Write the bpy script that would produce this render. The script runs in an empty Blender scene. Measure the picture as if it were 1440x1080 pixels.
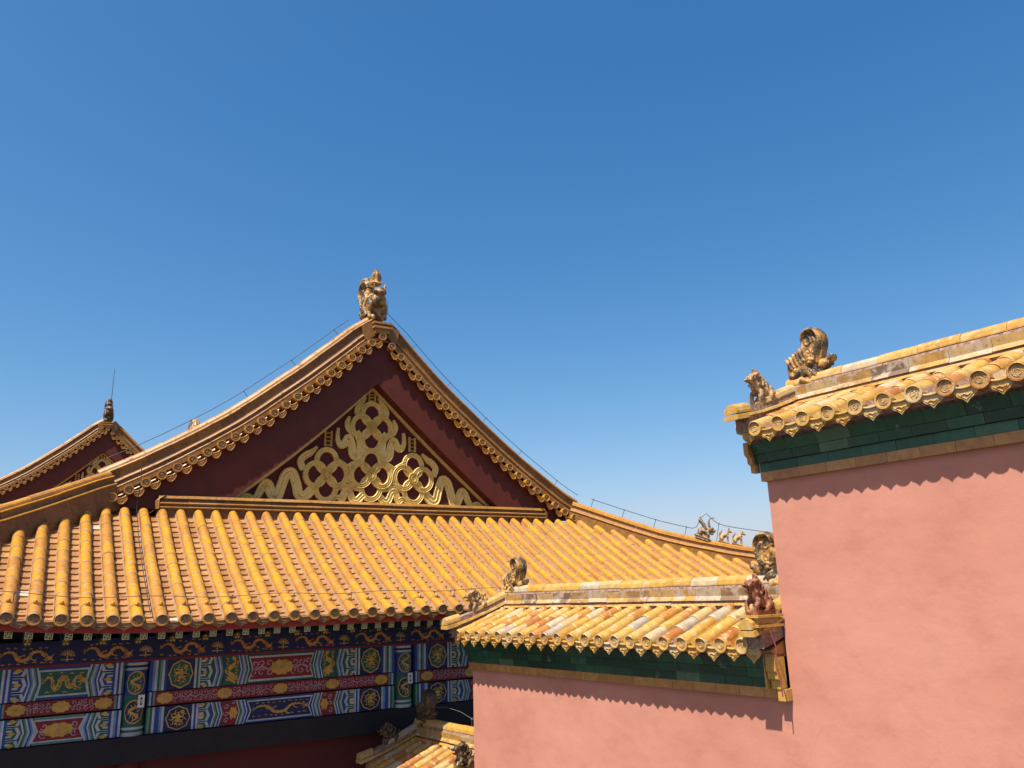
import bpy, bmesh, math, random
from mathutils import Vector, Matrix, Quaternion
R = math.radians
random.seed(7)
scene = bpy.context.scene
COL = scene.collection

# ------------------------------------------------------------------ camera
F_PX = 1110.97                       # focal length in pixels of a 1440 wide frame
YAW, PITCH, ROLL = R(31.31665), R(14.95585), R(-1.75704)
cam_d = bpy.data.cameras.new('camera')
cam = bpy.data.objects.new('camera', cam_d)
COL.objects.link(cam)
fw = Vector((math.sin(YAW) * math.cos(PITCH), math.cos(YAW) * math.cos(PITCH), math.sin(PITCH)))
rt = Vector((math.cos(YAW), -math.sin(YAW), 0))
up = rt.cross(fw)
rt2 = rt * math.cos(ROLL) + up * math.sin(ROLL)
up2 = -rt * math.sin(ROLL) + up * math.cos(ROLL)
m3 = Matrix((rt2, up2, -fw)).transposed()
cam.matrix_world = m3.to_4x4()
cam_d.sensor_width = 36.0
cam_d.lens = F_PX / 1440 * 36.0
cam_d.clip_start = 0.05
cam_d.clip_end = 20000
scene.camera = cam
# ------------------------------------------------------------------ light
SUN = Vector((-1.0, -0.42, 2.0)).normalized()     # towards the sun
world = bpy.data.worlds.new('World')
scene.world = world
world.use_nodes = True
wn = world.node_tree
sky = wn.nodes.new('ShaderNodeTexSky')
sky.sky_type = 'NISHITA'
sky.sun_disc = False
sky.sun_elevation = math.asin(SUN.z)
sky.sun_rotation = math.atan2(SUN.x, SUN.y)
sky.altitude = 0
sky.air_density = 1.0
sky.dust_density = 1.5
sky.ozone_density = 3.0
# the camera's colour response to the sky, per channel
sep = wn.nodes.new('ShaderNodeSeparateColor')
com = wn.nodes.new('ShaderNodeCombineColor')
wn.links.new(sky.outputs[0], sep.inputs[0])
for ch, (gma, mul) in enumerate(((1.80, .338), (1.142, .682), (.872, 1.104))):
    mn = wn.nodes.new('ShaderNodeMath'); mn.operation = 'MINIMUM'; mn.inputs[1].default_value = 6.0
    pw = wn.nodes.new('ShaderNodeMath'); pw.operation = 'POWER'; pw.inputs[1].default_value = gma
    ml = wn.nodes.new('ShaderNodeMath'); ml.operation = 'MULTIPLY'; ml.inputs[1].default_value = mul
    wn.links.new(sep.outputs[ch], mn.inputs[0])
    wn.links.new(mn.outputs[0], pw.inputs[0])
    wn.links.new(pw.outputs[0], ml.inputs[0])
    wn.links.new(ml.outputs[0], com.inputs[ch])
wn.links.new(com.outputs[0], wn.nodes['Background'].inputs[0])
wn.nodes['Background'].inputs[1].default_value = 0.098
sl = bpy.data.lights.new('sun', 'SUN')
sun = bpy.data.objects.new('sun', sl)
COL.objects.link(sun)
sl.energy = 5.0
sl.angle = R(0.53)
sl.color = (1.0, 0.93, 0.82)
sun.rotation_euler = SUN.to_track_quat('Z', 'Y').to_euler()
scene.view_settings.view_transform = 'Standard'
scene.view_settings.look = 'None'
scene.view_settings.exposure = 0.85
scene.view_settings.gamma = 1.0
scene.view_settings.use_curve_mapping = False
scene.cycles.max_bounces = 6
GROUND = -6.5

# ------------------------------------------------------------------ materials
def mat(name):
    m = bpy.data.materials.new(name)
    m.use_nodes = True
    return m, m.node_tree, m.node_tree.nodes['Principled BSDF']

def N(t, kind, **kw):
    n = t.nodes.new('ShaderNode' + kind)
    for k, v in kw.items():
        setattr(n, k, v)
    return n

def noise(t, scale, detail=4, rough=.55, coord=None, stretch=None):
    n = N(t, 'TexNoise')
    n.inputs['Scale'].default_value = scale
    n.inputs['Detail'].default_value = detail
    n.inputs['Roughness'].default_value = rough
    tc = N(t, 'TexCoord')
    out = tc.outputs['Object']
    if stretch:
        mp = N(t, 'Mapping')
        mp.inputs['Scale'].default_value = stretch
        t.links.new(out, mp.inputs[0])
        out = mp.outputs[0]
    t.links.new(out, n.inputs['Vector'])
    return n

def ramp(t, src, stops):
    r = N(t, 'ValToRGB')
    e = r.color_ramp.elements
    while len(e) < len(stops):
        e.new(0.5)
    for i, (p, c) in enumerate(stops):
        e[i].position = p
        e[i].color = (*c, 1) if len(c) == 3 else c
    t.links.new(src, r.inputs[0])
    return r

def mix(t, fac, a, b, mode='MIX'):
    m = N(t, 'Mix', data_type='RGBA', blend_type=mode)
    for v, s in ((fac, m.inputs[0]), (a, m.inputs[6]), (b, m.inputs[7])):
        if hasattr(v, 'is_output'):
            t.links.new(v, s)
        elif isinstance(v, (int, float)):
            s.default_value = v
        else:
            s.default_value = (*v, 1)
    return m.outputs[2]

def bump(t, b, src, dist, strength=1.0):
    n = N(t, 'Bump')
    n.inputs['Strength'].default_value = strength
    n.inputs['Distance'].default_value = dist
    t.links.new(src, n.inputs['Height'])
    t.links.new(n.outputs[0], b.inputs['Normal'])

def tone(t):
    a = N(t, 'Attribute', attribute_name='tone')
    return a.outputs['Fac']

def glaze(name, stops, rough=.32, dirt=None, dirt_lo=.58, dirt_hi=.72, scale=9, spec=.5, dirt2=None, blotch=(.75, .5, .25)):
    """glazed ceramic: colour by each tile's own tone, cloudy firing variation, lichen or dirt patches"""
    m, t, b = mat(name)
    r = ramp(t, tone(t), stops)
    n1 = noise(t, 14, 5)
    r1 = ramp(t, n1.outputs['Fac'], [(.3, (.72, .72, .72)), (.7, (1.12, 1.1, 1.05))])
    c = mix(t, 1.0, r.outputs[0], r1.outputs[0], 'MULTIPLY')
    if dirt:
        n2 = noise(t, scale, 7, .65)
        f = ramp(t, n2.outputs['Fac'], [(dirt_lo, (0, 0, 0)), (dirt_hi, (1, 1, 1))])
        c = mix(t, f.outputs[0], c, dirt)
        if dirt2:
            n3 = noise(t, scale * 2.3, 6, .7)
            f2 = ramp(t, n3.outputs['Fac'], [(.60, (0, 0, 0)), (.70, (1, 1, 1))])
            c = mix(t, f2.outputs[0], c, dirt2)
        rr = ramp(t, f.outputs[0], [(0, (rough,) * 3), (1, (.85,) * 3)])
        t.links.new(rr.outputs[0], b.inputs['Roughness'])
    else:
        b.inputs['Roughness'].default_value = rough
    t.links.new(c, b.inputs['Base Color'])
    b.inputs['Specular IOR Level'].default_value = spec
    nb = noise(t, 60, 4)
    bump(t, b, nb.outputs['Fac'], .004, .5)
    return m

M = {}
M['tile'] = glaze('yellow_glazed_tile', [(0, (.37, .165, .030)), (.35, (.43, .20, .030)), (.7, (.46, .22, .023)), (1, (.50, .235, .016))], rough=.34,
                  dirt=(.26, .125, .045), dirt_lo=.60, dirt_hi=.80, scale=5)
M['pan'] = glaze('pale_pan_tile', [(0, (.25, .112, .036)), (.6, (.33, .17, .064)), (.96, (.36, .19, .070)), (1, (.48, .39, .30))], rough=.5,
                 dirt=(.20, .095, .045), dirt_lo=.58, dirt_hi=.78, scale=6)
M['ridge'] = glaze('ridge_glazed_tile', [(0, (.15, .065, .024)), (.4, (.245, .115, .028)), (.8, (.32, .155, .032)), (1, (.36, .20, .08))], rough=.48,
                   dirt=(.085, .042, .024), dirt_lo=.55, dirt_hi=.74, scale=5, spec=.35)
M['disc'] = glaze('tile_end_relief', [(0, (.238, .125, .046)), (1, (.330, .178, .059))], rough=.5, dirt=(.132, .073, .033), dirt_lo=.5, dirt_hi=.66, scale=30)
M['olddisc'] = glaze('weathered_tile_end_relief', [(0, (.34, .19, .06)), (.6, (.46, .28, .09)), (1, (.50, .36, .20))], rough=.5, dirt=(.22, .125, .06), dirt_lo=.52, dirt_hi=.68, scale=34)
M['old'] = glaze('weathered_coping_tile', [(0, (.317, .112, .023)), (.16, (.370, .165, .033)), (.3, (.436, .238, .040)), (.6, (.462, .277, .059)), (.8, (.436, .304, .132)), (.92, (.409, .343, .238)), (1, (.264, .244, .218))],
                 rough=.42, dirt=(.41, .285, .135), dirt_lo=.54, dirt_hi=.63, scale=11, dirt2=(.132, .099, .066))
M['oldridge'] = glaze('weathered_ridge_brick', [(0, (.132, .092, .066)), (.25, (.264, .158, .066)), (.5, (.396, .224, .046)), (.75, (.409, .277, .119)), (1, (.383, .317, .224))],
                      rough=.5, dirt=(.363, .297, .224), dirt_lo=.50, dirt_hi=.60, scale=7, dirt2=(.099, .066, .046))
M['green'] = glaze('green_glazed_brick', [(0, (.006, .034, .018)), (.5, (.010, .058, .028)), (.9, (.020, .092, .044)), (1, (.07, .13, .07))], rough=.38,
                   dirt=(.13, .17, .13), dirt_lo=.62, dirt_hi=.70, scale=6, spec=.45, dirt2=(.075, .045, .025))
M['band'] = glaze('ochre_glazed_brick', [(0, (.34, .155, .04)), (.6, (.40, .19, .045)), (1, (.43, .22, .065))], rough=.4, dirt=(.25, .13, .06), dirt_lo=.58, dirt_hi=.72, scale=8)

def rough_mat(name, c1, c2, scale=3, rough=.85, bd=.006, spec=.3, bscale=40):
    m, t, b = mat(name)
    n = noise(t, scale, 6, .6)
    r = ramp(t, n.outputs['Fac'], [(.32, c1), (.68, c2)])
    t.links.new(r.outputs[0], b.inputs['Base Color'])
    b.inputs['Roughness'].default_value = rough
    b.inputs['Specular IOR Level'].default_value = spec
    nb = noise(t, bscale, 6)
    bump(t, b, nb.outputs['Fac'], bd, .6)
    return m

M['grout'] = rough_mat('pink_lime_mortar', (.13, .072, .055), (.36, .24, .185), 26, .95, .02)
M['lime'] = rough_mat('pale_lime_fillet', (.30, .18, .10), (.40, .26, .16), 18, .95, .01)
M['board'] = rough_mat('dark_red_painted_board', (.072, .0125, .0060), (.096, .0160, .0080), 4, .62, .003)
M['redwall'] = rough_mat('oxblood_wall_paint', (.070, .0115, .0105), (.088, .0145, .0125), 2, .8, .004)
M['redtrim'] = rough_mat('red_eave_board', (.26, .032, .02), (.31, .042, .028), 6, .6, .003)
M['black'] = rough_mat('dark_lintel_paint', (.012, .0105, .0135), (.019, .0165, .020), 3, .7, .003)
M['soffit'] = rough_mat('dark_green_soffit_paint', (.010, .035, .028), (.02, .05, .04), 5, .6, .002)
M['stone'] = rough_mat('grey_stone', (.07, .068, .064), (.105, .10, .096), .6, .9, .01)
M['metal'] = rough_mat('dark_cable_metal', (.03, .035, .045), (.05, .055, .07), 20, .5, .001)
M['palecable'] = rough_mat('pale_cable', (.16, .155, .15), (.22, .215, .21), 20, .6, .001)
M['cord'] = rough_mat('dull_red_cord', (.22, .05, .05), (.30, .08, .07), 20, .8, .001)
M['plaque'] = rough_mat('white_enamel', (.62, .62, .60), (.72, .72, .70), 8, .5, .001)
for nm, c, rg in (('blue', (.022, .065, .27), .6), ('lightblue', (.16, .27, .48), .6), ('pgreen', (.018, .11, .075), .6), ('lightgreen', (.13, .26, .20), .6),
                  ('white', (.46, .50, .52), .65), ('pred', (.22, .014, .018), .6), ('pink', (.42, .25, .30), .65), ('gold', (.56, .33, .06), .42),
                  ('orange', (.62, .27, .05), .5), ('darkblue', (.008, .018, .085), .6), ('paleyellow', (.60, .52, .22), .55)):
    M[nm] = rough_mat('paint_' + nm, tuple(x * .66 + .012 for x in c), tuple(x * 1.06 for x in c), 9, rg, .003)
mg, tg, bg = mat('gilded_carving')
ng = noise(tg, 7, 6, .6)
rg_ = ramp(tg, ng.outputs['Fac'], [(.3, (.48, .33, .09)), (.5, (.68, .48, .14)), (.72, (.58, .47, .20))])
tg.links.new(rg_.outputs[0], bg.inputs['Base Color'])
bg.inputs['Metallic'].default_value = .18
bg.inputs['Roughness'].default_value = .52
bump(tg, bg, noise(tg, 35, 4).outputs['Fac'], .006, .6)
M['gilt'] = mg

def plaster():
    m, t, b = mat('pink_lime_plaster')
    n1 = noise(t, .55, 6, .6, stretch=(1, 1, 2.2))
    r1 = ramp(t, n1.outputs['Fac'], [(.30, (.415, .175, .127)), (.5, (.449, .197, .142)), (.72, (.472, .219, .161))])
    n2 = noise(t, 2.3, 8, .7, stretch=(1, 1, 1.6))
    r2 = ramp(t, n2.outputs['Fac'], [(.34, (.90, .89, .88)), (.5, (1, 1, 1)), (.70, (1.06, 1.06, 1.05))])
    c = mix(t, 1.0, r1.outputs[0], r2.outputs[0], 'MULTIPLY')
    n3 = noise(t, 5.5, 9, .78, stretch=(1, 1, 1.3))
    f3 = ramp(t, n3.outputs['Fac'], [(.64, (0, 0, 0)), (.76, (.55, .55, .55))])
    c = mix(t, f3.outputs[0], c, (.493, .258, .202))
    n4 = noise(t, 1.1, 9, .72, stretch=(1, 1, .35))
    f4 = ramp(t, n4.outputs['Fac'], [(.66, (0, 0, 0)), (.80, (.30, .30, .30))])
    c = mix(t, f4.outputs[0], c, (.330, .136, .104))
    nd = noise(t, 2.2, 5, .6)
    mxv = N(t, 'VectorMath', operation='MULTIPLY_ADD')
    tcx = N(t, 'TexCoord')
    mxv.inputs[1].default_value = (.55, .55, .55)
    t.links.new(nd.outputs['Color'], mxv.inputs[0])
    t.links.new(tcx.outputs['Object'], mxv.inputs[2])
    vo = N(t, 'TexVoronoi', feature='DISTANCE_TO_EDGE')
    vo.inputs['Scale'].default_value = .8
    t.links.new(mxv.outputs[0], vo.inputs['Vector'])
    fc = ramp(t, vo.outputs['Distance'], [(0, (1, 1, 1)), (.010, (0, 0, 0))])
    nm = noise(t, .9, 3, .5)
    fm = ramp(t, nm.outputs['Fac'], [(.56, (0, 0, 0)), (.64, (.20, .20, .20))])
    mm_ = N(t, 'Math', operation='MULTIPLY')
    t.links.new(fc.outputs[0], mm_.inputs[0]); t.links.new(fm.outputs[0], mm_.inputs[1])
    c = mix(t, mm_.outputs[0], c, (.234, .100, .080))
    npt = noise(t, .75, 2, .4, stretch=(1, 1, 1.7))
    fp = ramp(t, npt.outputs['Fac'], [(.60, (0, 0, 0)), (.615, (.28, .28, .28))])
    c = mix(t, fp.outputs[0], c, (.487, .234, .176))
    t.links.new(c, b.inputs['Base Color'])
    b.inputs['Roughness'].default_value = .93
    b.inputs['Specular IOR Level'].default_value = .2
    nb = noise(t, 3.2, 9, .55)
    nb2 = noise(t, 38, 5, .6)
    ad = N(t, 'Math', operation='MULTIPLY_ADD')
    t.links.new(nb2.outputs['Fac'], ad.inputs[0])
    ad.inputs[1].default_value = .10
    t.links.new(nb.outputs['Fac'], ad.inputs[2])
    bump(t, b, ad.outputs[0], .016, .5)
    return m
M['plaster'] = plaster()

def beastmat(name, a, b_, c_, sc=22):
    m, t, b = mat(name)
    n = noise(t, sc, 6, .65)
    r = ramp(t, n.outputs['Fac'], [(.43, a), (.52, b_), (.66, c_)])
    t.links.new(r.outputs[0], b.inputs['Base Color'])
    b.inputs['Roughness'].default_value = .45
    vo = N(t, 'TexVoronoi', feature='DISTANCE_TO_EDGE')
    vo.inputs['Scale'].default_value = 34
    tc = N(t, 'TexCoord')
    t.links.new(tc.outputs['Object'], vo.inputs['Vector'])
    rv = ramp(t, vo.outputs['Distance'], [(0, (0, 0, 0)), (.12, (1, 1, 1))])
    bump(t, b, rv.outputs[0], .006, .55)
    return m
M['beast'] = beastmat('ochre_glazed_beast', (.05, .036, .022), (.30, .155, .035), (.44, .245, .055), 9)
M['beastgrey'] = beastmat('grey_worn_beast', (.09, .065, .045), (.27, .19, .11), (.40, .30, .17))
M['beasttan'] = beastmat('tan_worn_beast', (.13, .08, .04), (.36, .21, .08), (.46, .31, .14))
M['beastred'] = beastmat('rusty_bare_beast', (.10, .032, .016), (.24, .085, .035), (.33, .15, .06))
M['beastdark'] = beastmat('shade_toned_beast', (.035, .025, .017), (.09, .052, .022), (.20, .105, .03))  # dark beast glaze, the shade over the lowest wall put into its colour

# ------------------------------------------------------------------ mesh helpers
class MB:
    def __init__(s, mats):
        s.v, s.f, s.m, s.t, s.s = [], [], [], [], []
        s.mats = mats
    def add(s, verts, faces, mi=0, t=.5, smooth=False):
        o = len(s.v)
        s.v.extend([tuple(p) for p in verts])
        for f in faces:
            s.f.append([i + o for i in f])
            s.m.append(mi); s.t.append(t); s.s.append(smooth)
    def box(s, a, b, mi=0, t=.5, bev=0):
        (x0, y0, z0), (x1, y1, z1) = a, b
        v = [(x0, y0, z0), (x1, y0, z0), (x1, y1, z0), (x0, y1, z0), (x0, y0, z1), (x1, y0, z1), (x1, y1, z1), (x0, y1, z1)]
        s.add(v, [(0, 3, 2, 1), (4, 5, 6, 7), (0, 1, 5, 4), (1, 2, 6, 5), (2, 3, 7, 6), (3, 0, 4, 7)], mi, t)
    def grid(s, rows, mi=0, t=.5, smooth=True, closed=False):
        n = len(rows[0])
        v = [p for r in rows for p in r]
        f = []
        for i in range(len(rows) - 1):
            for j in range(n if closed else n - 1):
                k = (j + 1) % n
                f.append((i * n + j, i * n + k, (i + 1) * n + k, (i + 1) * n + j))
        s.add(v, f, mi, t, smooth)
    def fan(s, pts, mi=0, t=.5):
        s.add(pts, [tuple(range(len(pts)))], mi, t)
    def prism(s, pts, d, mi=0, t=.5):
        """polygon pts extruded by vector d, closed"""
        n = len(pts)
        v = [Vector(p) for p in pts] + [Vector(p) + Vector(d) for p in pts]
        s.add(v, [tuple(range(n)), tuple(range(2 * n - 1, n - 1, -1))] + [(i, (i + 1) % n, (i + 1) % n + n, i + n)[::-1] for i in range(n)], mi, t)
    def tube(s, pts, r, mi=0, t=.5, seg=6, caps=True):
        pts = [Vector(p) for p in pts]
        rows = []
        ref = Vector((.13, .2, 1)).normalized()
        for i, p in enumerate(pts):
            d = (pts[min(i + 1, len(pts) - 1)] - pts[max(i - 1, 0)]).normalized()
            a = d.cross(ref)
            if a.length < .05:
                a = d.cross(Vector((1, 0, 0)))
            a.normalize()
            b = d.cross(a)
            rr = r[i] if isinstance(r, (list, tuple)) else r
            rows.append([p + (a * math.cos(2 * math.pi * k / seg) + b * math.sin(2 * math.pi * k / seg)) * rr for k in range(seg)])
        s.grid(rows, mi, t, True, True)
        if caps:
            s.fan(rows[0], mi, t); s.fan(rows[-1][::-1], mi, t)
    def build(s, name, parent=None):
        me = bpy.data.meshes.new(name)
        me.from_pydata(s.v, [], s.f)
        for m in s.mats:
            me.materials.append(M[m])
        me.polygons.foreach_set('material_index', s.m)
        me.polygons.foreach_set('use_smooth', s.s)
        a = me.attributes.new('tone', 'FLOAT', 'FACE')
        a.data.foreach_set('value', s.t)
        me.update()
        bm = bmesh.new(); bm.from_mesh(me)
        bmesh.ops.recalc_face_normals(bm, faces=bm.faces)
        bm.to_mesh(me); bm.free()
        o = bpy.data.objects.new(name, me)
        COL.objects.link(o)
        if parent:
            o.parent = parent
        return o

def empty(name, loc=(0, 0, 0), rz=0):
    o = bpy.data.objects.new(name, None)
    COL.objects.link(o)
    o.location = loc
    o.rotation_euler = (0, 0, rz)
    o.empty_display_size = .2
    return o

def tag(o, label=None, cat=None, group=None, kind=None):
    if label: o['label'] = label
    if cat: o['category'] = cat
    if group: o['group'] = group
    if kind: o['kind'] = kind
    return o

def copy_tree(o, parent=None):
    c = o.copy()
    COL.objects.link(c)
    c.parent = parent
    for ch in [x for x in o.children]:
        copy_tree(ch, c)
    return c

def interp(tab):
    xs = [a for a, b in tab]; ys = [b for a, b in tab]
    def f(x):
        if x <= xs[0]:
            return ys[0] + (ys[1] - ys[0]) / (xs[1] - xs[0]) * (x - xs[0])
        for i in range(1, len(xs)):
            if x <= xs[i]:
                return ys[i - 1] + (ys[i] - ys[i - 1]) / (xs[i] - xs[i - 1]) * (x - xs[i - 1])
        return ys[-1] + (ys[-1] - ys[-2]) / (xs[-1] - xs[-2]) * (x - xs[-1])
    return f

class Slope:
    """a tiled roof slope: u runs along the eave, v horizontally uphill, n outwards along the slope normal"""
    def __init__(s, O, eu, ev, zf, upf=lambda u: 0.0):
        s.O, s.eu, s.ev, s.zf, s.upf = Vector(O), Vector(eu), Vector(ev), zf, upf
    def tan(s, v):
        e = .05
        return (s.ev * (2 * e) + Vector((0, 0, s.zf(v + e) - s.zf(v - e)))).normalized()
    def P(s, u, v, n=0.0):
        t = s.tan(v)
        nn = Vector((0, 0, 1)) - t * t.z
        nn.normalize()
        return s.O + s.eu * u + s.ev * v + Vector((0, 0, s.zf(v) + s.upf(u))) + nn * n
    def barrel(s, mb, u, v0, v1, r0, r1, lift, mi, t, seg=8, lip=None, sweep=12):
        lip = s.lipd if lip is None else lip
        rows = []
        for (v, r, l) in ((v0 - .016, r0 - lip, lift), (v0, r0, lift), (v1, r1, 0)):
            row = []
            for k in range(seg + 1):
                a = R(-sweep) + (math.pi + 2 * R(sweep)) * k / seg
                row.append(s.P(u + math.cos(a) * r, v, l + math.sin(a) * r))
            rows.append(row)
        mb.grid(rows[:2], s.lipm if s.lipm is not None else mi, s.lipt if s.lipm is not None else t, False)
        mb.grid(rows[1:], mi, t, True)
    lipm, lipt, lipd = None, .97, .007
    def fillet(s, mb, u, vtop, r, mi, w=.028, n0=.024, n1=-.03, sides=(-1, 1)):
        m = max(2, int(vtop / .3) + 1)
        for sg in sides:
            rows = []
            for i in range(m + 1):
                v = vtop * i / m
                j = random.uniform(-.004, .004)
                rows.append([s.P(u + sg * r * .96, v, n0 + j), s.P(u + sg * (r + w + j), v, n1)])
            mb.grid(rows, mi, random.random(), True)
    def row(s, mb, u, vtop, r, step, mi, seg=8, tonef=random.random, lift=.006, vstart=0.0):
        v = vstart
        while v < vtop - .03:
            v1 = min(v + step, vtop)
            s.barrel(mb, u + random.uniform(-.0045, .0045), v, v1 + .01, r * random.uniform(.99, 1.035), r * random.uniform(.91, .95), lift + random.uniform(-.003, .004), mi, tonef(), seg)
            v += step
    def endcap(s, mb, u, r, mi, mi2, t, seg=14, v=-.001):
        """round tile end with a raised rim and a relief boss"""
        def ring(rr, d):
            c = s.P(u, v, .006)
            return [c + s.eu * (math.cos(2 * math.pi * k / seg) * rr) + Vector((0, 0, math.sin(2 * math.pi * k / seg) * rr)) + s.ev * (d + (.05 * max(0, math.sin(2 * math.pi * k / seg)) if d > .03 else 0)) for k in range(seg)]
        R0, R1, R2, R3 = ring(r * 1.06, .05), ring(r * 1.06, -.012), ring(r * .84, -.012), ring(r * .80, -.004)
        mb.grid([R0, R1, R2], mi, t, False, True)
        mb.grid([R2, R3], mi2, t, False, True)
        mb.fan(R3, mi2, t)
        # relief: a coiled strip and a few bumps on the disc
        for q in range(3):
            a0 = random.random() * 6.28
            rr = r * (.22 + .17 * q)
            pts = [s.P(u, v, .006) + s.eu * (math.cos(a0 + a * .5) * rr) + Vector((0, 0, math.sin(a0 + a * .5) * rr)) - s.ev * .004 for a in range(8)]
            mb.tube(pts, r * .075, mi2, random.random(), 5)
    def drip(s, mb, u, w, h, mi, t, v=-.004, th=.016, n0=.012):
        """pendant pointed drip tile between two barrel tiles"""
        prof = [(-.5, .0), (-.5, -.30), (-.40, -.46), (-.30, -.60), (-.17, -.70), (-.07, -.86), (0, -1.0), (.07, -.86), (.17, -.70), (.30, -.60), (.40, -.46), (.5, -.30), (.5, 0)]
        arc = [(.5 - k / 4, .20 * math.sin(math.pi * k / 4) + .06) for k in range(1, 4)]
        t0 = s.tan(0)
        nn = Vector((0, 0, 1)) - t0 * t0.z; nn.normalize()
        dn = Vector((0, 0, -1))
        base = s.P(u, v, n0)
        pts = [base + s.eu * (a * w) - dn * (b * h) for a, b in prof + arc]
        out = (s.ev * -1)
        mb.prism(pts, out * th, mi, t)
        top = [base + s.eu * (a * w * 1.04) - dn * (-.16 * math.cos(math.pi * a) * h + .02) + out * (th + .006) for a in [x / 6 - .5 for x in range(7)]]
        mb.tube(top, .011, mi, t, 5)
        ins = [base + s.eu * (a * w * .62) - dn * ((b * .62 - .18) * h) + out * (th + .001) for a, b in prof[1:-1]]
        mb.tube(ins, .006, mi, t * .6, 4)
        mb.tube([base + s.eu * (a * w) - dn * (b * h) + out * (th + .003) for a, b in ((-.22, -.38), (-.08, -.5), (.06, -.36), (.2, -.46))], .008, mi, t * .7, 4)
    def pans(s, mb, u0, u1, vtop0, vtop1, step, mi, tonef=random.random, rise=.028, sag=.03, nb=0.0):
        """stepped concave pan tiles in the channel between two barrels"""
        vm = max(vtop0, vtop1)
        v = -.034
        nseg = 5
        while v < vm - .02:
            v1 = min(v + step, vm)
            t = tonef()
            rows = []
            for (vv, h) in ((v, -.008), (v, rise), (v1 + .004, .002)):
                row = []
                for k in range(nseg + 1):
                    q = k / nseg
                    vl = vtop0 + (vtop1 - vtop0) * q
                    row.append(s.P(u0 + (u1 - u0) * q, min(vv, max(vl, .0)), nb + h - sag * math.sin(math.pi * q)))
                rows.append(row)
            mb.grid(rows[:2], mi, t, False)
            mb.grid(rows[1:], mi, t, True)
            v += step

def sweep(mb, frame, s0, s1, step, parts, gap=.004, jitter=.0):
    """run profile pieces along a curve. frame(s) -> (point, side, normal); each piece = (list of (a, b) side/normal offsets, material index, tone low, tone high, step)"""
    for prof, mi, t0, t1, st in parts:
        st = st or step
        s = s0
        while s < s1 - .01:
            e = min(s + st, s1)
            if s1 - e < st * .3:
                e = s1
            n = max(2, int((e - s) / .16) + 1)
            rows = []
            j = random.uniform(-jitter, jitter)
            for k in range(n):
                q = s + (e - gap - s) * k / (n - 1)
                p, sd, nm = frame(q)
                rows.append([p + sd * a + nm * (b + j) for a, b in prof])
            t = random.uniform(t0, t1)
            mb.grid(rows, mi, t, False, True)
            mb.fan(rows[0], mi, t); mb.fan(rows[-1][::-1], mi, t)
            s = e

def halfround(cx, cy, r, n=6, lo=-.02):
    return [(cx + math.cos(math.pi * k / n) * r, cy + math.sin(math.pi * k / n) * r) for k in range(n + 1)] + [(cx - r, cy + lo), (cx + r, cy + lo)]
def roll(cx, cy, rx, ry, n=8):
    return [(cx + math.cos(2 * math.pi * k / n) * rx, cy + math.sin(2 * math.pi * k / n) * ry) for k in range(n)]
def rect(a0, b0, a1, b1):
    return [(a0, b0), (a1, b0), (a1, b1), (a0, b1)]

# ================================================================== ground
g = MB(['stone'])
g.add([(-6000, -6000, GROUND), (6000, -6000, GROUND), (6000, 9000, GROUND), (-6000, 9000, GROUND)], [(0, 1, 2, 3)])
tag(g.build('ground'), kind='structure')

# ================================================================== the main hall
XC, YE, SP = 6.757, 13.5, .3364
XL, XR = -3.58, 16.85
HIPX_L, HIPX_R, HIPY = 1.02, 12.36, 17.03
hall = empty('palace_hall', (XC, 30, GROUND))
hall_off = Vector((-XC, -30, -GROUND))
HALL_PARTS = []
def hb(mb, name, parent=None):
    """link a mesh built in world coordinates under the hall"""
    o = mb.build(name, parent or hall)
    if parent is None:
        o.location = hall_off
    HALL_PARTS.append(o)
    return o

# ---- gable side slope
gprof = interp([(-.3, -.185 - .14), (0, -.185), (.6, .105), (1.2, .415), (1.8, .745), (2.4, 1.095), (3.0, 1.455), (3.53, 1.775), (3.8, 1.94)])
def upturn(X):
    l = max(0, 2.2 - X); r = max(0, X - 11.4)
    return .020 * l * l + .020 * r * r
gs = Slope((0, YE, 0), (1, 0, 0), (0, 1, 0), gprof, upturn)
def gtop(X):
    if X < HIPX_L:
        return min(3.53, max(0.0, 3.53 * (X - XL) / (HIPX_L - XL) + .22))
    if X > HIPX_R:
        return min(3.53, max(0.0, 3.53 * (XR - X) / (XR - HIPX_R) + .26))
    return 3.53
mb = MB(['tile', 'pan', 'disc', 'lime'])
gs.lipm = 3
gs.lipd = .012
rowx = [1.8468 + SP * k for k in range(-12, 42)]
rowx = [x for x in rowx if XL + .12 < x < XR - .12]
for x in rowx:
    base = random.uniform(.0, .25)
    gs.row(mb, x, gtop(x), .091, .33, 0, 9, lambda: min(1, max(0, base + random.random() ** 1.1 * .85)), vstart=-.035)
    gs.endcap(mb, x, .091, 0, 2, random.random(), v=-.047)
    gs.fillet(mb, x, gtop(x), .091, 3, .012, .004, -.085, (-1, 1))
    # nail cap near the eave
    p = gs.P(x, .24, .088)
    nn = gs.P(x, .24, .2) - p
    nn.normalize()
    mb.tube([p - nn * .01, p + nn * .02, p + nn * .045, p + nn * .058], [.034, .034, .026, .008], 0, random.random(), 8)
ux = [XL + .02] + rowx + [XR - .02]
for a, b in zip(ux[:-1], ux[1:]):
    gs.pans(mb, a + .06, b - .06, gtop(a + .06), gtop(b - .06), .185, 1, lambda: random.random() * .95 if random.random() < .994 else 1.0, rise=.030, sag=.018, nb=-.068)
    c = (a + b) / 2
    gs.drip(mb, c, (b - a) * .80, .115, 2, random.random(), n0=-.06, v=-.02)
hb(mb, 'gable_side_tiling')
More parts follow.
